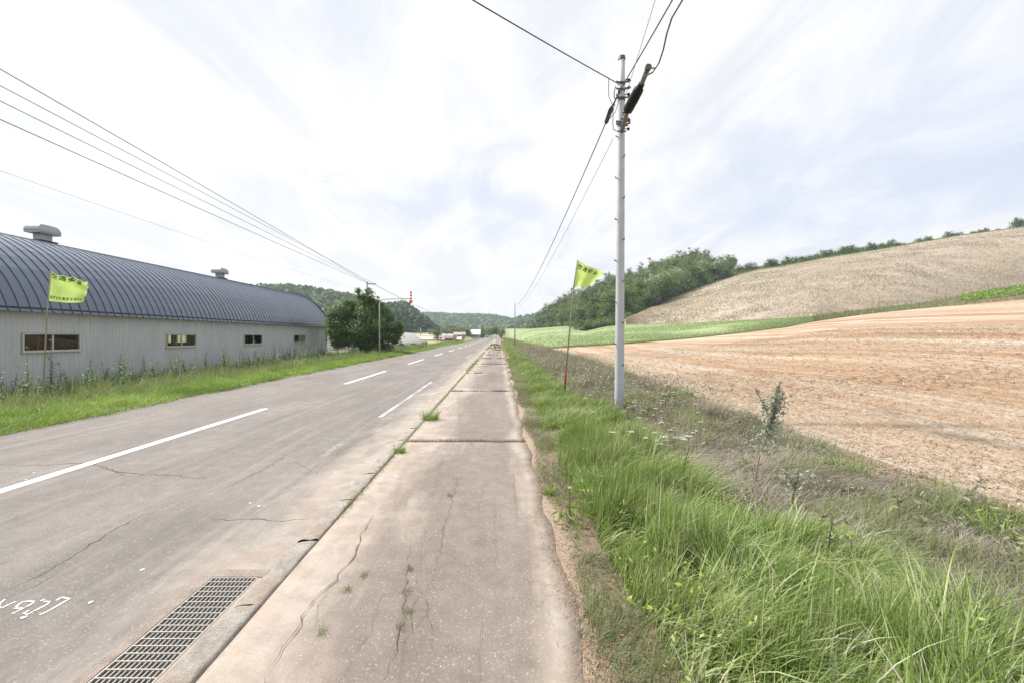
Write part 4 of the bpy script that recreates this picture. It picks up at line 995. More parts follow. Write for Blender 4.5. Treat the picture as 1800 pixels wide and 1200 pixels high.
# ------------------------------------------------------------------ FLAGS
m, nt = newmat('flag_cloth'); M['flag'] = m; v = oc(nt); n = noise(nt, v, 3, 3, .5)
c = ramp(nt, n, [(.3, (.60, .78, .20)), (.7, (.68, .86, .28))])
p = node(nt, 'ShaderNodeBsdfPrincipled', {'Base Color': c, 'Roughness': .7}); tl = node(nt, 'ShaderNodeBsdfTranslucent', {'Color': c})
wv = node(nt, 'ShaderNodeBump', {'Height': noise(nt, v, 7, 3, .6), 'Strength': .4, 'Distance': .03}); nt.links.new(wv.outputs[0], p.inputs['Normal'])
ms = node(nt, 'ShaderNodeMixShader', {0: .42, 1: p.outputs[0], 2: tl.outputs[0]}); node(nt, 'ShaderNodeOutputMaterial', {'Surface': ms.outputs[0]})
M['flagink'] = plain('flag_ink', (.02, .13, .035), .8, var=.1)
def text_mesh(txt, size):
    cu = bpy.data.curves.new('t', 'FONT'); cu.body = txt; cu.size = size; cu.resolution_u = 2; cu.offset = size * .022; cu.space_character = 1.0
    o = bpy.data.objects.new('t', cu); COL.objects.link(o); bpy.context.view_layer.update()
    me = bpy.data.meshes.new_from_object(o.evaluated_get(bpy.context.evaluated_depsgraph_get()))
    V = np.array([v_.co[:] for v_ in me.vertices]).reshape(-1, 3); Fs = [tuple(p_.vertices) for p_ in me.polygons]
    bpy.data.objects.remove(o); return V, Fs
def make_flag(Y, top, bot, right, lab, seed, texts, pole_pts, wav=.05):
    tx = np.array([p_[0] for p_ in top]); tyy = np.array([p_[1] for p_ in top]); bx = np.array([p_[0] for p_ in bot]); by = np.array([p_[1] for p_ in bot])
    tu = np.linspace(0, 1, len(top)); bu = np.linspace(0, 1, len(bot))
    rv = np.array([r_[0] for r_ in right]); ro = np.array([r_[1] for r_ in right])
    base = Vector(pole_pts[0])
    def fmap(u, v, off=0.):
        u = np.asarray(u, float); v = np.asarray(v, float)
        px = np.interp(u, tu, tx) * v + np.interp(u, bu, bx) * (1 - v) + np.interp(v, rv, ro) * u ** 2
        py = np.interp(u, tu, tyy) * v + np.interp(u, bu, by) * (1 - v)
        d = Y + wav * np.sin(u * 9 + v * 2 + seed) * u ** .5 + .03 * np.sin(v * 11 + u * 5) * u + off
        # the cloth keeps its size; ripples run toward and away from the road
        return np.stack([(px - VX) / F * Y - base.x, d - base.y, H - (py - VY) / F * Y - base.z], -1)
    t = empty('roadside_flag', base, 0, lab, 'flag')
    u, v = np.meshgrid(np.linspace(0, 1, 40), np.linspace(0, 1, 26)); q = fmap(u, v)
    obj('cloth', gridmesh('cloth', q[..., 0], q[..., 1], q[..., 2]), M['flag'], t)
    b = MB(); b.tube([Vector(p_) - base for p_ in pole_pts], [.019] * (len(pole_pts) - 1) + [.012], 8); b.build('pole', M['wood'], t, True)
    b2 = MB()
    ch = [(c_, u0 + (u1 - u0) * (i + .05) / len(tt), u0 + (u1 - u0) * (i + .90) / len(tt), v0, v1) for tt, u0, u1, v0, v1 in texts for i, c_ in enumerate(tt)]
    for txt, u0, u1, v0, v1 in ch:
        V, Fs = text_mesh(txt, 1.0)
        if len(V) == 0: continue
        mn = V.min(0); mx = V.max(0)
        uu = u0 + (V[:, 0] - mn[0]) / (mx[0] - mn[0]) * (u1 - u0); vv = v0 + (V[:, 1] - mn[1]) / (mx[1] - mn[1]) * (v1 - v0)
        b2.add(fmap(uu, vv, -.006).tolist(), Fs)
        b2.build('character', M['flagink'], t); b2 = MB()
    return t, base
YF = 13.0
make_flag(YF, [(89, 475), (96, 481), (104, 485), (111, 484), (119, 488), (127, 486), (134, 491), (143, 492), (150, 497), (157, 496)], [(85, 529), (100, 531), (120, 532.5), (136, 532), (150, 531)], [(0, 0), (.18, -1), (.24, -4), (.3, 0), (.5, 4), (.75, 2), (.9, -3), (1, 0)],
          'torn neon green flag on a cane pole in front of the barn', 1.0, [('交通安全', .03, .86, .80, .985), ('良野市交通安全協議会', .03, .90, .07, .20)],
          [P(75, 700, YF), P(83, 545, YF), P(90, 474, YF)])
tfl, base = make_flag(12.0, [(1014, 457), (1030, 466), (1046, 472), (1062, 479)], [(1007.5, 506), (1014, 504), (1021, 503.5), (1030, 508)], [(0, 0), (1, 0)],
          'neon green flag on the tall leaning pole left of the grey utility pole', 2.2, [('交通安全', .06, .90, .70, .90)],
          [G(991, 697, 0), P(1008, 507, 12.0), P(1015, 457, 12.0)], .04)
p0 = Vector(G(991, 697, 0)); p1 = Vector(P(1008, 507, 12.0)); b = MB(); q0 = p0.lerp(p1, .13) - p0; q1 = p0.lerp(p1, .21) - p0; b.tube([q0, q1], .028, 8); b.build('binding', M['redtape'], tfl)
b = MB(); b.tube([Vector((0, 0, -.2)), p0.lerp(p1, .14) - p0], .024, 8); b.build('stake', M['bolt'], tfl)

# ------------------------------------------------------------------ DRAIN GRATE
t = empty('drain_grate', (GX0, GY0, ZR), 0, 'galvanised steel drain grate in the gutter beside the kerb', 'drain grate')
gw, gl_ = GX1 - GX0, GY1 - GY0
b = MB(); b.box(.002, .010, .002, gl_ - .002, -.04, .003); b.box(gw - .010, gw - .002, .002, gl_ - .002, -.04, .003); b.box(.010, gw - .010, .002, .010, -.04, .003); b.box(.010, gw - .010, gl_ - .010, gl_ - .002, -.04, .003); b.build('frame', M['grate'], t)
m1 = MB().box(-.0026, .0026, .010, gl_ - .010, -.018, .0).mesh('bearing_bar'); m2 = MB().box(.0101, gw - .0101, -.0032, .0032, -.012, .0035).mesh('cross_bar')
for k in range(1, 11): obj('bearing_bar', m1, M['grate'], t, loc=(.008 + (gw - .016) * k / 11, 0, 0))
for k in range(1, 17): obj('cross_bar', m2, M['grate'], t, loc=(0, gl_ * k / 17, 0))

# ------------------------------------------------------------------ FAR BUILDINGS, GREENHOUSES, CARS
def house(px, Y, w_, d_, hw, hr, label, wall, roof, rz=0, z=None):
    x_ = (px - VX) / F * Y; z = float(zleft(np.array(x_), np.array(Y))) if z is None else z
    t = empty('house', (x_, Y, z), rz, label, 'house')
    b = MB(); b.box(-w_ / 2, w_ / 2, -d_ / 2, d_ / 2, -.3, hw); b.build('wall', M[wall], t)
    b = MB(); o_ = .3; V = [(-w_ / 2 - o_, -d_ / 2 - o_, hw), (w_ / 2 + o_, -d_ / 2 - o_, hw), (w_ / 2 + o_, 0, hw + hr), (-w_ / 2 - o_, 0, hw + hr), (-w_ / 2 - o_, d_ / 2 + o_, hw), (w_ / 2 + o_, d_ / 2 + o_, hw)]
    b.add(V, [(0, 1, 2, 3), (3, 2, 5, 4), (0, 3, 4), (1, 5, 2), (0, 4, 5, 1)]); b.build('roof', M[roof], t)
    for k in range(3):
        b = MB(); xx = -w_ / 2 + w_ * (k + .5) / 3; b.box(xx - .5, xx + .5, -d_ / 2 - .03, -d_ / 2 - .002, hw * .4, hw * .75); b.build('window', M['cable'], t)
    b = MB(); b.box(w_ * .30, w_ * .30 + .9, -d_ / 2 - .05, -d_ / 2 - .031, -.3, 1.9); b.build('door', M['wallgrey'], t)
    return t
house(836, 235, 4.6, 6, 1.9, 2.6, 'small house with a pale roof at the end of the road', 'wallgrey', 'roofwhite', z=.3)
house(579, 75, 7, 8, 1.9, 1.6, 'pale building glimpsed between the barn and the bushy tree', 'roofwhite', 'roofwhite')
house(792, 150, 3.4, 4, 1.0, .8, 'low shed with a dull red roof beyond the greenhouse', 'wallgrey', 'roofred')
house(808, 210, 5, 5, 1.6, 1.2, 'grey shed beside the orange tree', 'wallgrey', 'wallgrey')
def greenhouse(px, Y, w_, L, hgt, rz, label):
    x_ = (px - VX) / F * Y; z = float(zleft(np.array(x_), np.array(Y)))
    t = empty('greenhouse', (x_, Y, z), rz, label, 'greenhouse'); n = 20
    a_ = [math.pi * k / n for k in range(n + 1)]
    X = np.array([[math.cos(a) * w_ / 2 for a in a_]] * 9); Z = np.array([[math.sin(a) ** .8 * hgt for a in a_]] * 9); Yy = np.repeat(np.linspace(0, L, 9)[:, None], n + 1, 1)
    Z = Z + (vn(X * 1.5, Yy, 8) - .5) * .06
    obj('film', gridmesh('film', X, Yy, Z), M['film'], t)
    b = MB(); V = [(math.cos(a) * w_ / 2, 0, math.sin(a) ** .8 * hgt) for a in a_]
    lo = [(math.cos(a) * w_ / 2 * .98, 0, (.22 + .12 * math.sin(a * 7)) * hgt * (math.sin(a) ** .3)) for a in a_]
    b.add(V + lo, [(k, k + 1, n + 2 + k, n + 1 + k) for k in range(n)]); b.build('end_sheet', M['film'], t)
    b = MB(); b.add([(math.cos(a) * w_ / 2 * .97, .35, math.sin(a) ** .8 * hgt * .36) for a in a_] + [(-w_ / 2 * .97, .35, 0)], [tuple(range(n + 2))]); b.build('interior_shade_sheet', M['pit_and_shade'], t)  # flat dark sheet behind the flap, standing in for the shade inside
    for k in range(6):
        b = MB(); b.tube([(math.cos(a) * (w_ / 2 + .02), L * (k + .5) / 6, math.sin(a) ** .8 * hgt + .02) for a in a_], .025, 5); b.build('hoop', M['galv'], t, True)
    return t
greenhouse(716, 84, 5.6, 14, 2.75, R(25), 'white plastic tunnel greenhouse with a raised flap by the road')
greenhouse(780, 165, 5, 12, 2.2, R(10), 'small distant white tunnel greenhouse beyond the thin pole')
b = MB(); p = P(746, 606, 86); t = empty('skip_container', (p[0], p[1], p[2] - .6), .2, 'small bright green container right of the white greenhouse', 'container')
b.add([(-.45, -.4, 0), (.45, -.4, 0), (.55, -.5, 1.1), (-.55, -.5, 1.1), (-.45, .4, 0), (.45, .4, 0), (.55, .5, 1.1), (-.55, .5, 1.1)], [(0, 1, 2, 3), (4, 7, 6, 5), (0, 3, 7, 4), (1, 5, 6, 2), (0, 4, 5, 1)]); b.build('body', M['greenbin'], t)
b = MB(); b.box(-.6, .6, -.54, .54, 1.1, 1.18); b.build('rim', M['greenbin'], t)
def car(px, Y, label, body):
    x_ = (px - VX) / F * Y
    t = empty('car', (x_, Y, ZR), 0, label, 'car')
    b = MB(); V = []
    prof = [(-2.1, .3), (-2.1, .8), (-1.95, .95), (-1.1, 1.0), (-.6, 1.42), (.9, 1.45), (1.6, 1.02), (2.1, .9), (2.15, .3)]
    for sx_ in (-.82, .82): V += [(sx_ * (.85 if z > 1.2 else 1), y, z) for y, z in prof]
    n = len(prof); b.add(V, [tuple(range(n)), tuple(range(2 * n - 1, n - 1, -1))] + [(k, n + k, n + (k + 1) % n, (k + 1) % n) for k in range(n)]); b.build('body', M[body], t)
    b = MB(); b.add([(-.68, -1.08, 1.03), (.68, -1.08, 1.03), (.60, -.66, 1.38), (-.60, -.66, 1.38)], [(0, 1, 2, 3)]); b.v = [(x, y - .03, z + .02) for x, y, z in b.v]; b.build('windscreen', M['cable'], t)
    for sx_ in (-.72, .72):
        for sy in (-1.35, 1.35):
            b = MB(); b.tube([(sx_ - .1, sy, .32), (sx_ + .1, sy, .32)], .32, 14); b.build('wheel', M['tyre'], t)
        b = MB(); b.box(sx_ * .78 - .14, sx_ * .78 + .14, -2.13, -2.09, .65, .8); b.build('headlight', M['white'], t)
car(844.5, 262, 'dark car approaching on the far bend of the road', 'car')
car(853, 330, 'white car far off where the road bends away', 'carw')
# snow poles and white guard posts along the left road edge
def stripe_pole(px, Y, yt, label):
    x_ = (px - VX) / F * Y; z0 = float(zleft(np.array(x_), np.array(Y))); zt_ = P(0, yt, Y)[2]; t = empty('snow_pole', (x_, Y, z0), 0, label, 'post')
    n = 5
    for k in range(n):
        b = MB(); b.tube([(0, 0, (zt_ - z0) * k / n), (0, 0, (zt_ - z0) * (k + 1) / n)], .06, 8); b.build('band', M['red'] if k % 2 == 1 else M['white'], t)
stripe_pole(739.5, 88, 576, 'red and white striped snow pole beside the white greenhouse')
for i in range(9):
    Y = 118 + i * 11; t = empty('guard_post', (-9.0 + float(road_dx(np.array(Y))), Y, -.05), 0, 'small white guard post in the row along the far left road edge', 'post', 'white guard posts along the left road edge')
    b = MB(); b.tube([(0, 0, -.1), (0, 0, .8)], .055, 8); b.build('post', M['white'], t); b = MB(); b.tube([(0, 0, .8), (0, 0, .86)], [.06, .03], 8); b.build('cap', M['red'], t)
# far trees around the road end
for px, Y, k, q, lb in ((872, 190, 0, .62, 'bushy green tree at the right of the road end'), (864, 205, 4, .55, 'green tree left of the bushy one at the road end'), (881, 200, 2, .5, 'rightmost round tree at the road end'),
                        (848, 255, 1, .62, 'dark tree behind the pale-roofed house'), (822, 230, 2, .55, 'dark tree left of the pale-roofed house'), (855, 270, 5, .55, 'dark tree between the house and the road-end trees'),
                        (770, 125, 4, .42, 'small tree at the foot of the thin distant pole'), (830, 280, 3, .6, 'tall dark tree far behind the sheds'), (813, 250, 5, .5, 'dark tree right of the orange tree'),
                        (784, 220, 0, .5, 'low green tree beyond the second greenhouse'), (757, 260, 4, .45, 'small tree on the pale farmland'), (798, 245, 1, .45, 'narrow dark tree left of the orange tree')):
    x_ = (px - VX) / F * Y; z = float(zleft(np.array(x_), np.array(Y))) if px < 860 else .2
    place_tree('distant_tree', PT[k], (x_, Y, z - .3), q, px, lb)
PO = tree_proto(131, 9, 6, 900, .4, 'round', 'orange'); x_ = (805 - VX) / F * 215
place_tree('orange_tree', PO, (x_, 215, .9), .58, 0, 'orange-brown tree among the sheds left of the road end')

# ------------------------------------------------------------------ GRASS AND WEEDS
def green_edge(Y): return 1.92 + .16 * np.sin(Y * .9) + .09 * np.sin(Y * 2.3) + .50 * np.exp(-(Y - 1.5) / 4)
def in_view(x, y, mg=.5): return (x < (940 / F) * y + mg)
def grass_patch(n, y0, y1, hfun, wd, segs, seed, dens_pw=1.0):
    r = np.random.default_rng(seed)
    y = y0 + (y1 - y0) * r.random(n) ** dens_pw; u = r.random(n)
    x = .80 + (green_edge(y) - .80) * u + (fbm(y * .9, u * 3, 6) - .5) * .25
    cl = fbm(x * 3.2, y * 3.2, 12); keep = in_view(x, y) & (cl + .18 * r.random(n) > .50)
    x = x[keep]; y = y[keep]; n = len(x)
    big_ = fbm(x * 1.1, y * 1.1, 14)
    h = hfun * (.35 + 1.0 * big_) * r.uniform(.5, 1.2, n) * np.clip((x - .55) / .5, .3, 1) * np.clip((green_edge(y) + .5 - x) / .5, .5, 1)
    az = -.15 + (vn(x * 3.1, y * 3.1, 17) - .5) * 4.2 + r.normal(0, .6, n)
    bd = np.clip(.15 + 1.0 * vn(x * 2.3, y * 2.3, 18) + r.normal(0, .3, n), .05, 1.6)
    tn = np.clip(.02 + .85 * fbm(x * 1.9, y * 1.3, 19) + r.normal(0, .24, n), 0, .9)
    tn = np.where(r.random(n) < .10 + .12 * (fbm(x * 1.4, y * 1.4, 27) > .56), 1.0, tn)
    return blades(np.stack([x, y, np.full(n, -.01)], -1), h, wd * r.uniform(.5, 1.4, n), az, bd, None, segs, tn)[:3]
parts = [grass_patch(74000, 1.2, 6.5, .46, .0088, 4, 1, 1.1), grass_patch(56000, 6, 14, .33, .012, 3, 2), grass_patch(40000, 13, 40, .30, .017, 2, 3), grass_patch(20000, 38, 120, .42, .045, 2, 4), grass_patch(2600, 1.25, 5.5, .62, .014, 5, 7), grass_patch(1500, 5, 12, .42, .02, 4, 8)]
V, Fs, T = join_blades(parts)
tag(obj('long_grass', mesh('long_grass', V, Fs, False, {'tint': T}), M['grass']), 'long bright green grass blown over along the right of the sidewalk', 'grass', kind='stuff')

def weed_patch(n, y0, y1, x0f, x1f, h0, wd, segs, seed, bend=(.2, .9), clump=3.0, azm=0., azs=3.0, thr=.40, tb_=.5, cut=True):
    r = np.random.default_rng(seed)
    y = y0 + (y1 - y0) * r.random(n); u = r.random(n); a = x0f(y); b_ = x1f(y); x = a + (b_ - a) * u
    cl = fbm(x * clump, y * clump, seed + 40); k = (cl + .3 * r.random(n) > thr)
    if cut: k &= in_view(x, y)
    x = x[k]; y = y[k]; u = u[k]; n = len(x)
    h = np.where(x > 1.2, .72 + .28 * np.clip((y - 12) / 10, 0, 1), 1.) * h0 * (.20 + 1.45 * fbm(x * 1.7, y * 1.7, seed + 41) ** 1.3) * np.clip(np.hypot(x - PX, (y - PY + 1.0) * .6) / .8, .3, 1) * r.uniform(.4, 1.2, n) * np.clip(np.minimum(u, 1 - u) / .12, .4, 1)
    az = azm + (vn(x * 1.4, y * 1.4, seed + 42) - .5) * azs + r.normal(0, .6, n)
    bd = r.uniform(bend[0], bend[1], n); tn = np.clip(tb_ + (fbm(x * 1.3, y * 1.3, seed + 43) - .5) * 1.2 + r.normal(0, .2, n), 0, 1)
    return blades(np.stack([x, y, np.zeros(n) - .01], -1), h, wd * r.uniform(.5, 1.5, n), az, bd, None, segs, tn)[:3]
fe = lambda y: 4.62 + .12 * np.sin(y * 1.7) + .35 * np.clip(y / 10, 0, 1)
P1 = [weed_patch(26000, 1.6, 6.5, lambda y: green_edge(y) - .1, lambda y: fe(y) - .45, .46, .0062, 5, 69, (.9, 1.7), 1.3, .1, 2.2, .46, .72),
      weed_patch(40000, 1.6, 7, lambda y: green_edge(y) - .25, lambda y: fe(y) - .5, .30, .0052, 3, 60, (.4, 1.5), 2.2, -.1, 2.5),
      weed_patch(40000, 6, 14, lambda y: green_edge(y) - .1, fe, .42, .008, 3, 61, (.1, .9), 2., 0, 3, .46), weed_patch(40000, 13, 56, lambda y: green_edge(y) - .1, lambda y: fe(y) + .5, .62, .018, 2, 62, (.05, .6))]
P1.append(weed_patch(30000, 1.3, 24, lambda y: .46 + .05 * np.sin(y * 2.1) + 0 * y, lambda y: .98 + .1 * np.sin(y * 1.9), .13, .005, 3, 67, (.3, 1.4), 2.9, 0, 6, .47))
V, Fs, T = join_blades(P1)
tag(obj('dry_weeds', mesh('dry_weeds', V, Fs, False, {'tint': T}), M['greyweed']), 'band of grey dried weeds between the green grass and the harvested field', 'weeds', kind='stuff')
P2 = [weed_patch(46000, 1.6, 12, lambda y: green_edge(y) - .3, lambda y: fe(y) - .1, .40, .008, 3, 63, (.1, 1.2), 1.4, 0, 3, .55), weed_patch(9000, 12, 50, lambda y: green_edge(y) - .2, fe, .5, .02, 2, 64, (.1, .6), 1.2, 0, 3, .52),
      weed_patch(52000, 1.3, 30, lambda y: .47 + .05 * np.sin(y * 2.1) + 0 * y, lambda y: 1.08 + .12 * np.sin(y * 1.3), .17, .0055, 3, 65, (.2, 1.3), 2.6, 0, 6, .46), weed_patch(5000, 30, 120, lambda y: .42 + 0 * y, lambda y: .9 + 0 * y, .2, .02, 2, 66), weed_patch(26000, 52, 260, lambda y: 1.7 + 0 * y, lambda y: 6.0 + 0 * y, .5, .05, 2, 68, (.1, .7), .8, 0, 3, .3, .45)]
V, Fs, T = join_blades(P2)
tag(obj('mixed_weeds', mesh('mixed_weeds', V, Fs, False, {'tint': T}), M['mixweed']), 'grey-green weeds scattered along the sidewalk edge and among the dry ones', 'weeds', kind='stuff')
# leafy low weeds: small leaf faces
def leaf_scatter(n, y0, y1, x0f, x1f, zh, size, seed, thr=.5, clump=1.6):
    r = np.random.default_rng(seed); y = r.uniform(y0, y1, n); x = x0f(y) + (x1f(y) - x0f(y)) * r.random(n)
    k = (fbm(x * clump, y * clump, seed) > thr) & in_view(x, y); x = x[k]; y = y[k]; n = len(x)
    z = r.random(n) ** .8 * zh * (.4 + fbm(x * 1.5, y * 1.5, seed + 3))
    return cards(np.stack([x, y, z], -1), size * r.uniform(.5, 1.5, n), r.normal(0, .6, (n, 3)) + np.array([0, -.2, .8]), r.random(n), 2.0)
a = leaf_scatter(5500, 1.6, 8, lambda y: .7 + 0 * y, lambda y: green_edge(y) + .2, .30, .016, 70, .54); 
V, Fs, T = a; tag(obj('low_leaves', mesh('low_leaves', V, Fs, False, {'tint': T}), M['grassL']), 'small-leaved weeds growing low among the long grass', 'weeds', kind='stuff')
a = join_blades([leaf_scatter(30000, 1.8, 12, lambda y: green_edge(y) - .1, lambda y: fe(y) - .3, .26, .011, 71, .50), leaf_scatter(40000, 10, 56, lambda y: green_edge(y) - .1, lambda y: fe(y) + .4, .55, .026, 72, .44)])
V, Fs, T = a; tag(obj('dry_leaves', mesh('dry_leaves', V, Fs, False, {'tint': T}), M['greyweed']), 'withered grey leaves and seed heads in the weed band', 'weeds', kind='stuff')

# straw litter on the harvested field and along the sidewalk
def straw(n, xs_, ys_, zs_, L, wd, seed, tall=.02):
    r = np.random.default_rng(seed); az = r.normal(.9, .6, n) + (r.random(n) < .5) * math.pi; l = L * r.uniform(.4, 1.3, n)
    d = np.stack([np.cos(az), np.sin(az), r.normal(0, .12, n)], -1) * l[:, None] * .5; s = np.stack([-np.sin(az), np.cos(az), r.normal(0, .3, n)], -1) * wd * .5
    c = np.stack([xs_, ys_, zs_ + r.random(n) * tall], -1); V = np.stack([c - d - s, c - d + s, c + d + s, c + d - s], 1).reshape(-1, 3)
    return V, np.arange(4 * n).reshape(n, 4), np.repeat(r.random(n), 4)
def field_z(x, y):      # height of the loft at (x,y)
    px = VX + F * x / y; E = e1(px); ze = H - (E[1] - VY) / F * E[0]; Y0 = row0(px); return np.clip((y - Y0) / (E[0] - Y0), 0, 1) * ze
r = np.random.default_rng(8)
n = 60000; x = 4.42 + 9 * r.random(n) ** 1.5; y = 2 + 16 * r.random(n); k = in_view(x, y, .3) & (x > 4.35 + .3 * fbm(y * 1.5, y * 0, 3)); x = x[k]; y = y[k]
f1 = straw(len(x), x, y, field_z(x, y) + .005 + (fbm(x * .25, y * .25, 31, 4) - .5) * .0, .12, .006, 80, .035)
n = 30000; x = 4.6 + 26 * r.random(n); y = 10 + 30 * r.random(n); k = in_view(x, y, 1); x = x[k]; y = y[k]; f2 = straw(len(x), x, y, field_z(x, y) + .02, .26, .018, 81, .06)
V, Fs, T = join_blades([f1, f2]); tag(obj('straw_litter', mesh('straw_litter', V, Fs, False, {'tint': T}), M['straw']), 'loose straw lying over the harvested field', 'straw', kind='stuff')
n = 6500; y = 1.3 + 14 * r.random(n) ** 1.6; x = .36 + r.normal(.08, .07, n) + (fbm(y * 2, y * 0, 3) - .5) * .15; V, Fs, T = straw(n, x, y, np.full(n, .012), .035, .0022, 82, .010)
tag(obj('straw_scraps', mesh('straw_scraps', V, Fs, False, {'tint': T}), M['straw']), 'dry grass scraps along the right edge of the sidewalk', 'straw', kind='stuff')

# grass in the joints of slabs and kerb
def joint_grass(n, xf, yf, h, wd, seed, thr=.5, fr=3.):
    r = np.random.default_rng(seed); u = r.random(n); x, y = xf(u, r, n), yf(u, r, n); k = fbm(x * fr, y * fr, seed) > thr; x = x[k]; y = y[k]; n = len(x)
    return blades(np.stack([x, y, np.full(n, -.03)], -1), h * r.uniform(.3, 1.3, n), wd, r.uniform(0, 6.28, n), r.uniform(.1, .9, n), None, 3, r.random(n))[:3]
pr = [joint_grass(2600, lambda u, r, n: .40 + r.normal(0, .04, n), lambda u, r, n: 1.4 + 24 * u, .06, .005, 89, .5, 1.7), joint_grass(9000, lambda u, r, n: -1.408 + r.normal(0, .012 + .02 * u, n), lambda u, r, n: 4.0 + 26 * u, .085, .006, 90, .42, 1.2),
      joint_grass(4000, lambda u, r, n: -1.42 + r.normal(0, .07, n), lambda u, r, n: 20 + 90 * u, .16, .02, 91, .45, .3)]
for k in range(1, 14):
    yj = .65 + 6.25 * k; pr.append(joint_grass(2200 if k < 4 else 1200, lambda u, r, n: -1.38 + 1.78 * u, lambda u, r, n, yj=yj: yj + (fbm(u * 5, u * 0 + yj, 3) - .5) * .05 + r.normal(0, .020 * (1 + .1 * k), n), .065 + .012 * k, .004 * (1 + .5 * k), 92 + k, .47, 3.4))
V, Fs, T = join_blades(pr[3:]); tag(obj('slab_joint_grass', mesh('slab_joint_grass', V, Fs, False, {'tint': T}), M['greyweed']), 'dusty dried grass standing in the cross joints of the sidewalk', 'grass', kind='stuff')
V, Fs, T = join_blades(pr[:3] + pr[9:]); tag(obj('joint_grass', mesh('joint_grass', V, Fs, False, {'tint': T}), M['mixweed']), 'dusty grass sprouting from the joints of sidewalk and kerb', 'grass', kind='stuff')
r = np.random.default_rng(99); pts = []
for p_ in [(790, 870), (720, 1000), (716, 1040), (716, 1075), (705, 1100), (566, 1110), (610, 1035), (640, 1010)]:
    c = G(*p_, .005); m_ = 60; pts.append(np.stack([c[0] + r.normal(0, .016, m_), c[1] + r.normal(0, .022, m_), np.full(m_, .004)], -1))
pts = np.concatenate(pts); n = len(pts); V, Fs, T, _ = blades(pts, .035 * r.uniform(.3, 1.3, n), .003, r.uniform(0, 6.28, n), r.uniform(.3, 1.4, n), None, 3, r.random(n))
tag(obj('crack_moss', mesh('crack_moss', V, Fs, False, {'tint': T}), M['mixweed']), 'tiny dry plants rooted in the sidewalk cracks', 'weeds', kind='stuff')

def tall_mesh(seed, h, ls=1., sr=1.):
    r_ = random.Random(seed); b = MB(); pos = []; sz = []; nr = []
    for k in range(r_.choice([1, 2, 2, 3])):
        a = r_.uniform(0, 6.28); ln = r_.uniform(.04, .3); hh = h * r_.uniform(.6, 1.0); ox, oy = r_.uniform(-.09, .09), r_.uniform(-.09, .09)
        tip = Vector((ox + math.cos(a) * ln, oy + math.sin(a) * ln, hh)); bs_ = Vector((ox, oy, -.1)); md = bs_.lerp(tip, .5) + Vector((r_.uniform(-.05, .05), 0, 0))
        b.tube([bs_, md, tip], [.009 * sr, .007 * sr, .002 * sr], 5)
        for j in range(r_.randint(38, 70)):
            q = r_.uniform(.12, 1); p_ = bs_.lerp(md, q * 2) if q < .5 else md.lerp(tip, q * 2 - 1); az_ = r_.uniform(0, 6.28); rr_ = r_.uniform(.02, .13) * (1.15 - q * .8)
            pos.append((p_.x + rr_ * math.cos(az_), p_.y + rr_ * math.sin(az_), p_.z - rr_ * .3)); sz.append(ls * .05 * (1.2 - q * .75) * r_.uniform(.5, 1.4)); nr.append((math.cos(az_) * .6 + r_.gauss(0, .3), math.sin(az_) * .6, .8))
    V, Fs, T = cards(np.array(pos), np.array(sz), np.array(nr), None, 2.6)
    return b.mesh('stem', True), mesh('foliage', V, Fs, False, {'tint': T})
# single tufts
def tuft_mesh(seed, n, rad_, h, wd, bend=(.1, 1.0)):
    r = np.random.default_rng(seed); a = r.uniform(0, 6.28, n); q = np.sqrt(r.random(n)) * rad_
    V, Fs, T, _ = blades(np.stack([np.cos(a) * q, np.sin(a) * q, np.full(n, -.02)], -1), h * r.uniform(.4, 1.1, n), wd * r.uniform(.6, 1.4, n), a + r.normal(0, .5, n), r.uniform(*bend, n), None, 4, r.random(n))
    return mesh('grass_tuft', V, Fs, False, {'tint': T})
TM = [tuft_mesh(200 + i, 220, .16, .30, .010) for i in range(3)]
for i, (px, py, s_, lb) in enumerate(((1490, 838, .9, 'green grass tuft at the field edge, the farthest of the three'), (1690, 912, .85, 'green grass tuft at the field edge, the middle of the three'), (1752, 950, 1.05, 'dark green grass tuft at the field edge nearest the right side'),
                                      (757, 737, .9, 'bright green grass tuft growing over the kerb'), (703, 795, .45, 'small dusty grass tuft on the kerb'), (1395, 790, .8, 'green clump behind the tall leaning weed'), (1035, 905, .5, 'short grass tuft at the sidewalk edge'), (965, 868, .35, 'tiny tuft on the soil rim of the sidewalk'),
                                      (1440, 800, .7, 'pale green clump between the tall weed and the field tufts'), (1200, 700, 1.4, 'green bushy clump right of the pole base'))):
    c = G(px, py, 0); o = obj('grass_tuft', TM[i % 3], M['grassL'], None, loc=(c[0], c[1], 0), rot=(0, 0, i * 1.3), scale=s_); tag(o, lb, 'grass tuft')

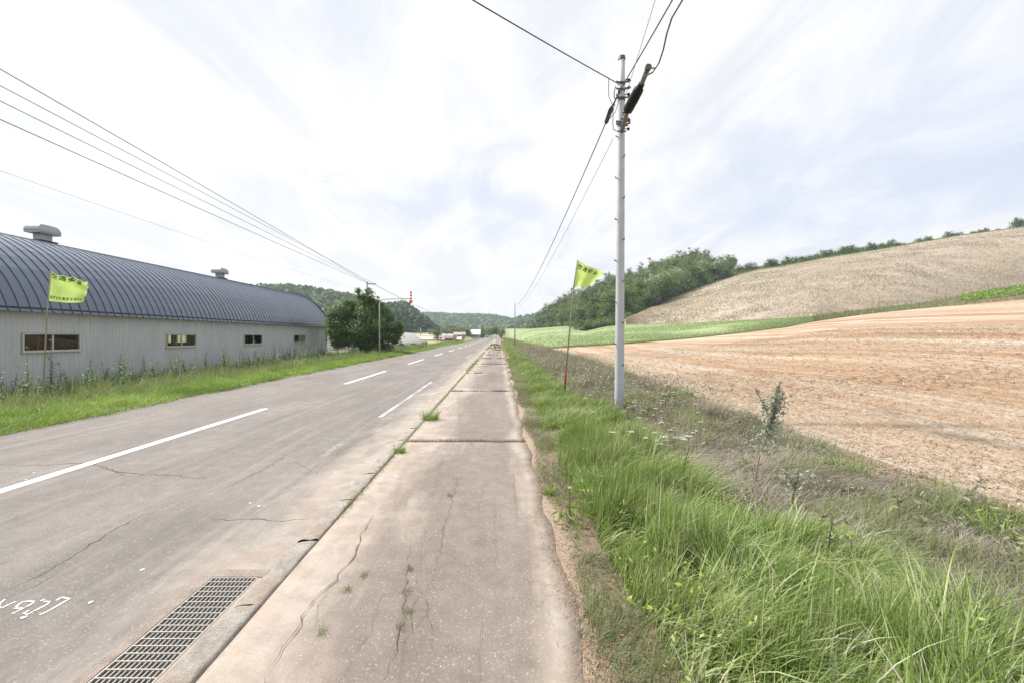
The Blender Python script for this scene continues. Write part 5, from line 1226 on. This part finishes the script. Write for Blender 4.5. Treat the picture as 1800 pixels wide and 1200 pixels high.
# tall leaning weed at the field edge
def stem_weed(base, tip, n_leaf, leaf, spikes, label, name='tall_weed', stemmat='stem', leafm='mixweed', start=.35, seed=0, group=None):
    base = Vector(base); tip = Vector(tip); r_ = random.Random(seed); t = empty(name, base, 0, label, 'weed', group); d = tip - base
    pts = [Vector((0, 0, -.05)) + d * 0, d * .35 + Vector((-.03 * d.length, 0, -.01)), d * .7, d]
    b = MB(); b.tube(pts, [.012, .009, .006, .002], 7)
    lp_, nn = [], []
    for k in range(spikes):
        q = d * r_.uniform(.5, .72); e = q + Vector((r_.uniform(-.16, .20), r_.uniform(-.1, .1), d.length * r_.uniform(.25, .46))); b.tube([q, q.lerp(e, .5) + Vector((.01, 0, 0)), e], [.005, .004, .0015], 5)
        for j in range(n_leaf // (spikes + 1)): lp_.append(q.lerp(e, r_.random()) + Vector((r_.gauss(0, .013), r_.gauss(0, .013), r_.gauss(0, .01))))
    b.build('stem', M[stemmat], t, True)
    for j in range(n_leaf): lp_.append(d * r_.uniform(start, 1.0) + Vector((r_.gauss(0, leaf * 3.0), r_.gauss(0, leaf * 3.0), r_.gauss(0, .01))))
    V, Fs, T = cards(np.array([tuple(p_) for p_ in lp_]), leaf * rng.uniform(.4, 1.3, len(lp_)), None, None, 2.2)
    obj('foliage', mesh('foliage', V, Fs, False, {'tint': T}), M[leafm], t); return t
stem_weed(G(1322, 868, 0), P(1370, 690, 4.8), 760, .020, 6, 'tall brown-stemmed weed with grey leaves leaning over the field edge', leafm='paleleaf', start=.38, seed=3)
stem_weed(G(1392, 900, 0), P(1405, 822, 3.85), 200, .019, 1, 'short grey-leaved weed right of the tall leaning weed', leafm='paleleaf', start=.15, seed=4)
stem_weed(G(1455, 1010, 0), P(1463, 905, 2.95), 90, .018, 0, 'small pale feathery weed rising from the green grass', 'pale_weed', 'greyweed', 'greyweed', .3, 5)
stem_weed(G(1005, 920, 0), P(1000, 825, 3.9), 70, .032, 0, 'light green broad-leaved weed at the grass edge by the sidewalk', 'broadleaf_weed', 'stem', 'grassL', .05, 6)
rb = random.Random(41)
BW = []
for i in range(6):
    a_, f_ = tall_mesh(500 + i, .50, .62, .35); g_ = 'mixweed' if i % 3 else 'greyweed'; a_.materials.append(M['greyweed']); f_.materials.append(M[g_]); BW.append((a_, f_))
for k in range(120):
    yy = rb.uniform(2.6, 16) if k < 80 else rb.uniform(14, 40); x_ = rb.uniform(2.3, 4.15)
    if k < 10: x_, yy = PX + rb.uniform(.25, 1.3), PY + rb.uniform(-.6, .9)
    if x_ > 940 / F * yy + .3: continue
    s_ = rb.uniform(.5, 1.15); t = empty('band_weed', (x_, yy, 0), rb.uniform(0, 6.28), 'branching weed in the grey weed band, ' + ('right beside the utility pole base' if k < 10 else ('near the viewer at the right' if yy < 5 else ('around the tall leaning weed' if yy < 8 else ('level with the utility pole' if yy < 13 else 'far along the strip beyond the pole')))), 'weed', 'branching weeds between grass and field'); t.scale = (s_ * 1.3, s_ * 1.3, s_)
    a_, f_ = BW[k % 6]; obj('stem', a_, None, t); obj('foliage', f_, None, t)
# white umbel flowers near the pole
rf = random.Random(4)
def umbel(seed):
    r_ = random.Random(seed); b = MB(); b.tube([(0, 0, 0), (.01, 0, .3), (.02, 0, .55)], [.004, .003, .002], 5)
    for k in range(10):
        a = k * .628; b.tube([(.02, 0, .52), (.02 + math.cos(a) * .04, math.sin(a) * .04, .56)], .0012, 4)
    st_ = b.mesh('stem'); n = 70
    pos = np.array([(.02 + math.cos(a) * q, math.sin(a) * q, .565 + r_.uniform(-.006, .006)) for a, q in ((r_.uniform(0, 6.28), .058 * math.sqrt(r_.random())) for _ in range(n))])
    V, Fs, T = cards(pos, .014, np.tile([0, 0, 1.], (n, 1)) + rng.normal(0, .3, (n, 3)), None, 1.2)
    hd = mesh('flower_head', V, Fs); st_.materials.append(M['mixweed']); hd.materials.append(M['petal']); return st_, hd
UM = [umbel(i) for i in range(3)]
for k in range(44):
    px, py = (rf.gauss(1160, 55), rf.uniform(688, 775)) if k < 30 else (rf.uniform(1020, 1190), rf.uniform(680, 800))
    z_ = rf.uniform(.24, .46); x_, yy, _ = P(px, py, (H - z_) * F / (py - VY)); x_ = max(.9, x_)
    t = empty('white_wildflower', (x_, yy, z_ - .56 * (z_ / .56) if False else 0), rf.uniform(0, 6.28), 'white flat-headed wildflower among the weeds around the grey pole base', 'flower', 'white wildflowers near the pole base')
    s_ = z_ / .56; q_ = rf.uniform(.45, .8); t.scale = (q_, q_, s_); u_ = UM[k % 3]; obj('stem', u_[0], None, t); obj('flower_head', u_[1], None, t)

# left verge: short bright grass, then weeds up to the barn wall
def left_blades(n, y0, y1, xa, xb, h0, wd, segs, seed, thr, bend, tb_=.5, pw=1.3):
    r = np.random.default_rng(seed); y = y0 + (y1 - y0) * r.random(n) ** pw; x = xa + (xb - xa) * r.random(n) + (fbm(y * 1.4, y * 0, 55) - .5) * .45
    k = (fbm(x * 1.8, y * 1.8, seed) + .3 * r.random(n) > thr); x = x[k]; y = y[k]; n = len(x); z = zleft(x, y)
    h = h0 * (.15 + 1.3 * fbm(x * 1.9, y * 1.3, seed + 2) ** 1.4) * r.uniform(.5, 1.2, n); az = r.uniform(0, 6.28, n)
    tn = np.clip(tb_ + (fbm(x, y, seed + 3) - .5) * 1.1 + r.normal(0, .2, n), 0, 1)
    return blades(np.stack([x, y, z - .02], -1), h, wd * (.6 + y / 30) * r.uniform(.6, 1.3, n), az, r.uniform(*bend, n), None, segs, tn)[:3]
V, Fs, T = join_blades([left_blades(90000, 6.5, 62, -8.35, -10.8, .42, .012, 3, 300, .42, (.3, 1.5)), left_blades(16000, 60, 200, -8.5, -10.6, .32, .02, 2, 301, .3, (.2, 1.), .5, 1.)])
tag(obj('verge_grass', mesh('verge_grass', V, Fs, False, {'tint': T}), M['grassL']), 'short lush bright green grass along the left edge of the road', 'grass', kind='stuff')
V, Fs, T = join_blades([left_blades(60000, 9, 60, -10.2, -17.7, .85, .016, 3, 310, .47, (.1, .8), .55, 1.0), left_blades(9000, 45, 62, -9.8, -14, 1.0, .02, 3, 311, .40, (.05, .5), .7, 1.0), left_blades(8000, 60, 140, -10.4, -16, .6, .03, 2, 312, .4, (.05, .5), .7, 1.0)])
tag(obj('bank_weeds', mesh('bank_weeds', V, Fs, False, {'tint': T}), M['mixweed']), 'loose weeds and grasses between the barn wall and the mown verge', 'weeds', kind='stuff')
TW = [tall_mesh(i, 1.2 + .09 * i) for i in range(9)]
for a_, b_ in TW: a_.materials.append(M['tallweed']); b_.materials.append(M['tallweed'])
rw = random.Random(12)
def clumpY(): return rw.choice([13.5, 16, 17.5, 20.5, 21.5, 27.5, 29, 33, 36, 41, 44, 46]) + rw.gauss(0, .9)
for k in range(230):
    y = clumpY() if rw.random() < .6 else rw.uniform(12, 56); x_ = rw.uniform(-17.3, -12.4) if y < 46 else rw.uniform(-15, -10.8); z = float(zleft(np.array(x_), np.array(y))); s_ = rw.uniform(.55, 1.2) * (1 if x_ < -14 else .75)
    t = empty('verge_weed', (x_, y, z), rw.uniform(0, 6.28), 'tall leafy weed by the barn, ' + ('below the first window' if y < 20 else ('between the first and second windows' if y < 24 else ('around the second window' if y < 28 else ('between the second and third windows' if y < 34 else ('near the fourth window' if y < 47 else 'past the barn end by the bushy tree'))))), 'weed', 'tall weeds in front of the barn wall'); t.scale = (s_ * 1.25, s_ * 1.25, s_)
    a_, b_ = TW[k % 9]; obj('stem', a_, None, t); obj('foliage', b_, None, t)
for px, py, Y, s_, lb in ((55, 690, 13.5, 1.1, 'dark leafy weed cluster at the far left by the barn wall'), (395, 628, 25, 1.15, 'tallest pointed weed between the second and third barn windows'), (447, 650, 24, .8, 'bright yellow-green bushy weed below the third barn window'), (516, 618, 38, 1.2, 'dark pointed weed below the fourth barn window')):
    x_ = (px - VX) / F * Y; z = float(zleft(np.array(x_), np.array(Y))); t = empty('verge_weed', (x_, Y, z), 0, lb, 'weed'); t.scale = (s_ * 1.6, s_ * 1.6, s_); a_, b_ = TW[int(px) % 5]; obj('stem', a_, None, t); obj('foliage', b_, None, t)
# far left: hedge of mixed weeds along the road's bank
# dry hill tufts, scrub strip, crop strip
def loft_pts(px, A, B, s, bulge=0.):
    a = np.array(W(px, *A)); b_ = np.array(W(px, *B)); p = a * (1 - s) + b_ * s; p[2] += bulge * np.sin(np.pi * s)
    return p
r = np.random.default_rng(31); n = 76000; px = r.uniform(1100, 1960, n); s = r.random(n); p = loft_pts(px, e2(px), e3(px), s, 1.2)
p[2] += (fbm(p[0] * .05, p[1] * .05, 31, 4) - .5) * 2.2 * np.sin(np.pi * s) ** .5
cl = fbm(p[0] * .16, p[1] * .16, 33, 4); k = cl + .25 * r.random(n) > .42; p = p[:, k]; cl = cl[k]; n = p.shape[1]
V, Fs, T, _ = blades(p.T, (.15 + .75 * cl) * r.uniform(.5, 1.2, n), .15 * r.uniform(.5, 1.3, n), r.uniform(-1.2, 1.2, n), r.uniform(0, .7, n), None, 2, np.clip(.45 + (fbm(p[0] * .09, p[1] * .09, 35, 4) - .47) * 2.6 + r.normal(0, .16, n), 0, 1))
tag(obj('dry_grass', mesh('dry_grass', V, Fs, False, {'tint': T}), M['drytuft']), 'tall beige dry grass covering the hillside', 'grass', kind='stuff')
n = 16000; px = r.uniform(1430, 1980, n); s = r.random(n); p = loft_pts(px, e1(px), e2(px), s); p = p.T
crop = (px > 1690) & (s > .28); sc2 = ~crop
pp = p[sc2]; V, Fs, T, _ = blades(pp, .55 * r.uniform(.3, 1.2, len(pp)), .10, r.uniform(0, 6.28, len(pp)), .4, None, 2); 
tag(obj('bank_scrub', mesh('bank_scrub', V, Fs, False, {'tint': T}), M['mixweed']), 'dark scrubby strip along the top edge of the harvested field', 'weeds', kind='stuff')
pp = p[crop]; pp = pp + np.stack([0 * pp[:, 0], 0 * pp[:, 0], r.random(len(pp)) * .5], -1); V, Fs, T = cards(pp, .38, r.normal(0, .5, pp.shape) + np.array([0, -.4, 1.]))
tag(obj('crop_rows', mesh('crop_rows', V, Fs, False, {'tint': T}), M['grassL']), 'strip of bright green leafy crop below the dry hill at the right', 'crop', kind='stuff')
# dark line of weeds along the far edge of the brown field, and olive crest edge
n = 9000; px = r.uniform(957, 1440, n); E = e1(px); p = np.array(W(px, E[0] + r.normal(0, .25, n), E[1])).T; V, Fs, T, _ = blades(p, .28 * r.uniform(.3, 1.2, n), .06, r.uniform(0, 6.28, n), .4, None, 2)
tag(obj('field_rim_weeds', mesh('field_rim_weeds', V, Fs, False, {'tint': T}), M['mixweed']), 'thin dark line of weeds between brown field and meadow', 'weeds', kind='stuff')
n = 9000; px = r.uniform(1105, 1960, n); E = e3(px); Yq = E[0] + r.uniform(0, 7, n); p = np.array(W(px, Yq, E[1] + .5)).T; p[:, 2] += .1; V, Fs, T, _ = blades(p, np.interp(px, [1105, 1300, 1800], [1.2, 1.3, .5]) * r.uniform(.4, 1.1, n), .22, r.uniform(0, 6.28, n), .3, None, 2)
tag(obj('crest_grass', mesh('crest_grass', V, Fs, False, {'tint': T}), M['mixweed']), 'olive green grass strip along the crest of the dry hill', 'grass', kind='stuff')
# meadow sward in the near part
n = 60000; px = r.uniform(886, 1436, n); s = r.random(n) ** 1.6; p = loft_pts(px, gnear(px), e2(px), s).T; V, Fs, T, _ = blades(p, .24 * r.uniform(.3, 1.2, n), .10, r.uniform(0, 6.28, n), .6, None, 2)
tag(obj('meadow_grass', mesh('meadow_grass', V, Fs, False, {'tint': T}), leafmat('meadow_blades', [(0, (.19, .25, .105)), (.5, (.26, .33, .155)), (1, (.37, .40, .24))], .3, nscale=.05)), 'pale green meadow grass beyond the brown field', 'grass', kind='stuff')

# ------------------------------------------------------------------ HAZE
HAZE_TOP = max((o.matrix_world @ Vector(c))[2] for o in [q for q in sc.objects if q.type == 'MESH' and q.parent is None] for c in o.bound_box) + 16.0
b = MB(); b.box(-1620, 1620, -220, 1620, -2.8, HAZE_TOP)
hz = b.mesh('haze'); m = bpy.data.materials.new('haze'); m.use_nodes = True; nt = m.node_tree; nt.nodes.clear()
pv = node(nt, 'ShaderNodeVolumePrincipled', {'Color': (.80, .90, 1.0), 'Density': .00032, 'Anisotropy': .3}); node(nt, 'ShaderNodeOutputMaterial', {'Volume': pv.outputs[0]})
tag(obj('haze', hz, m), kind='stuff')
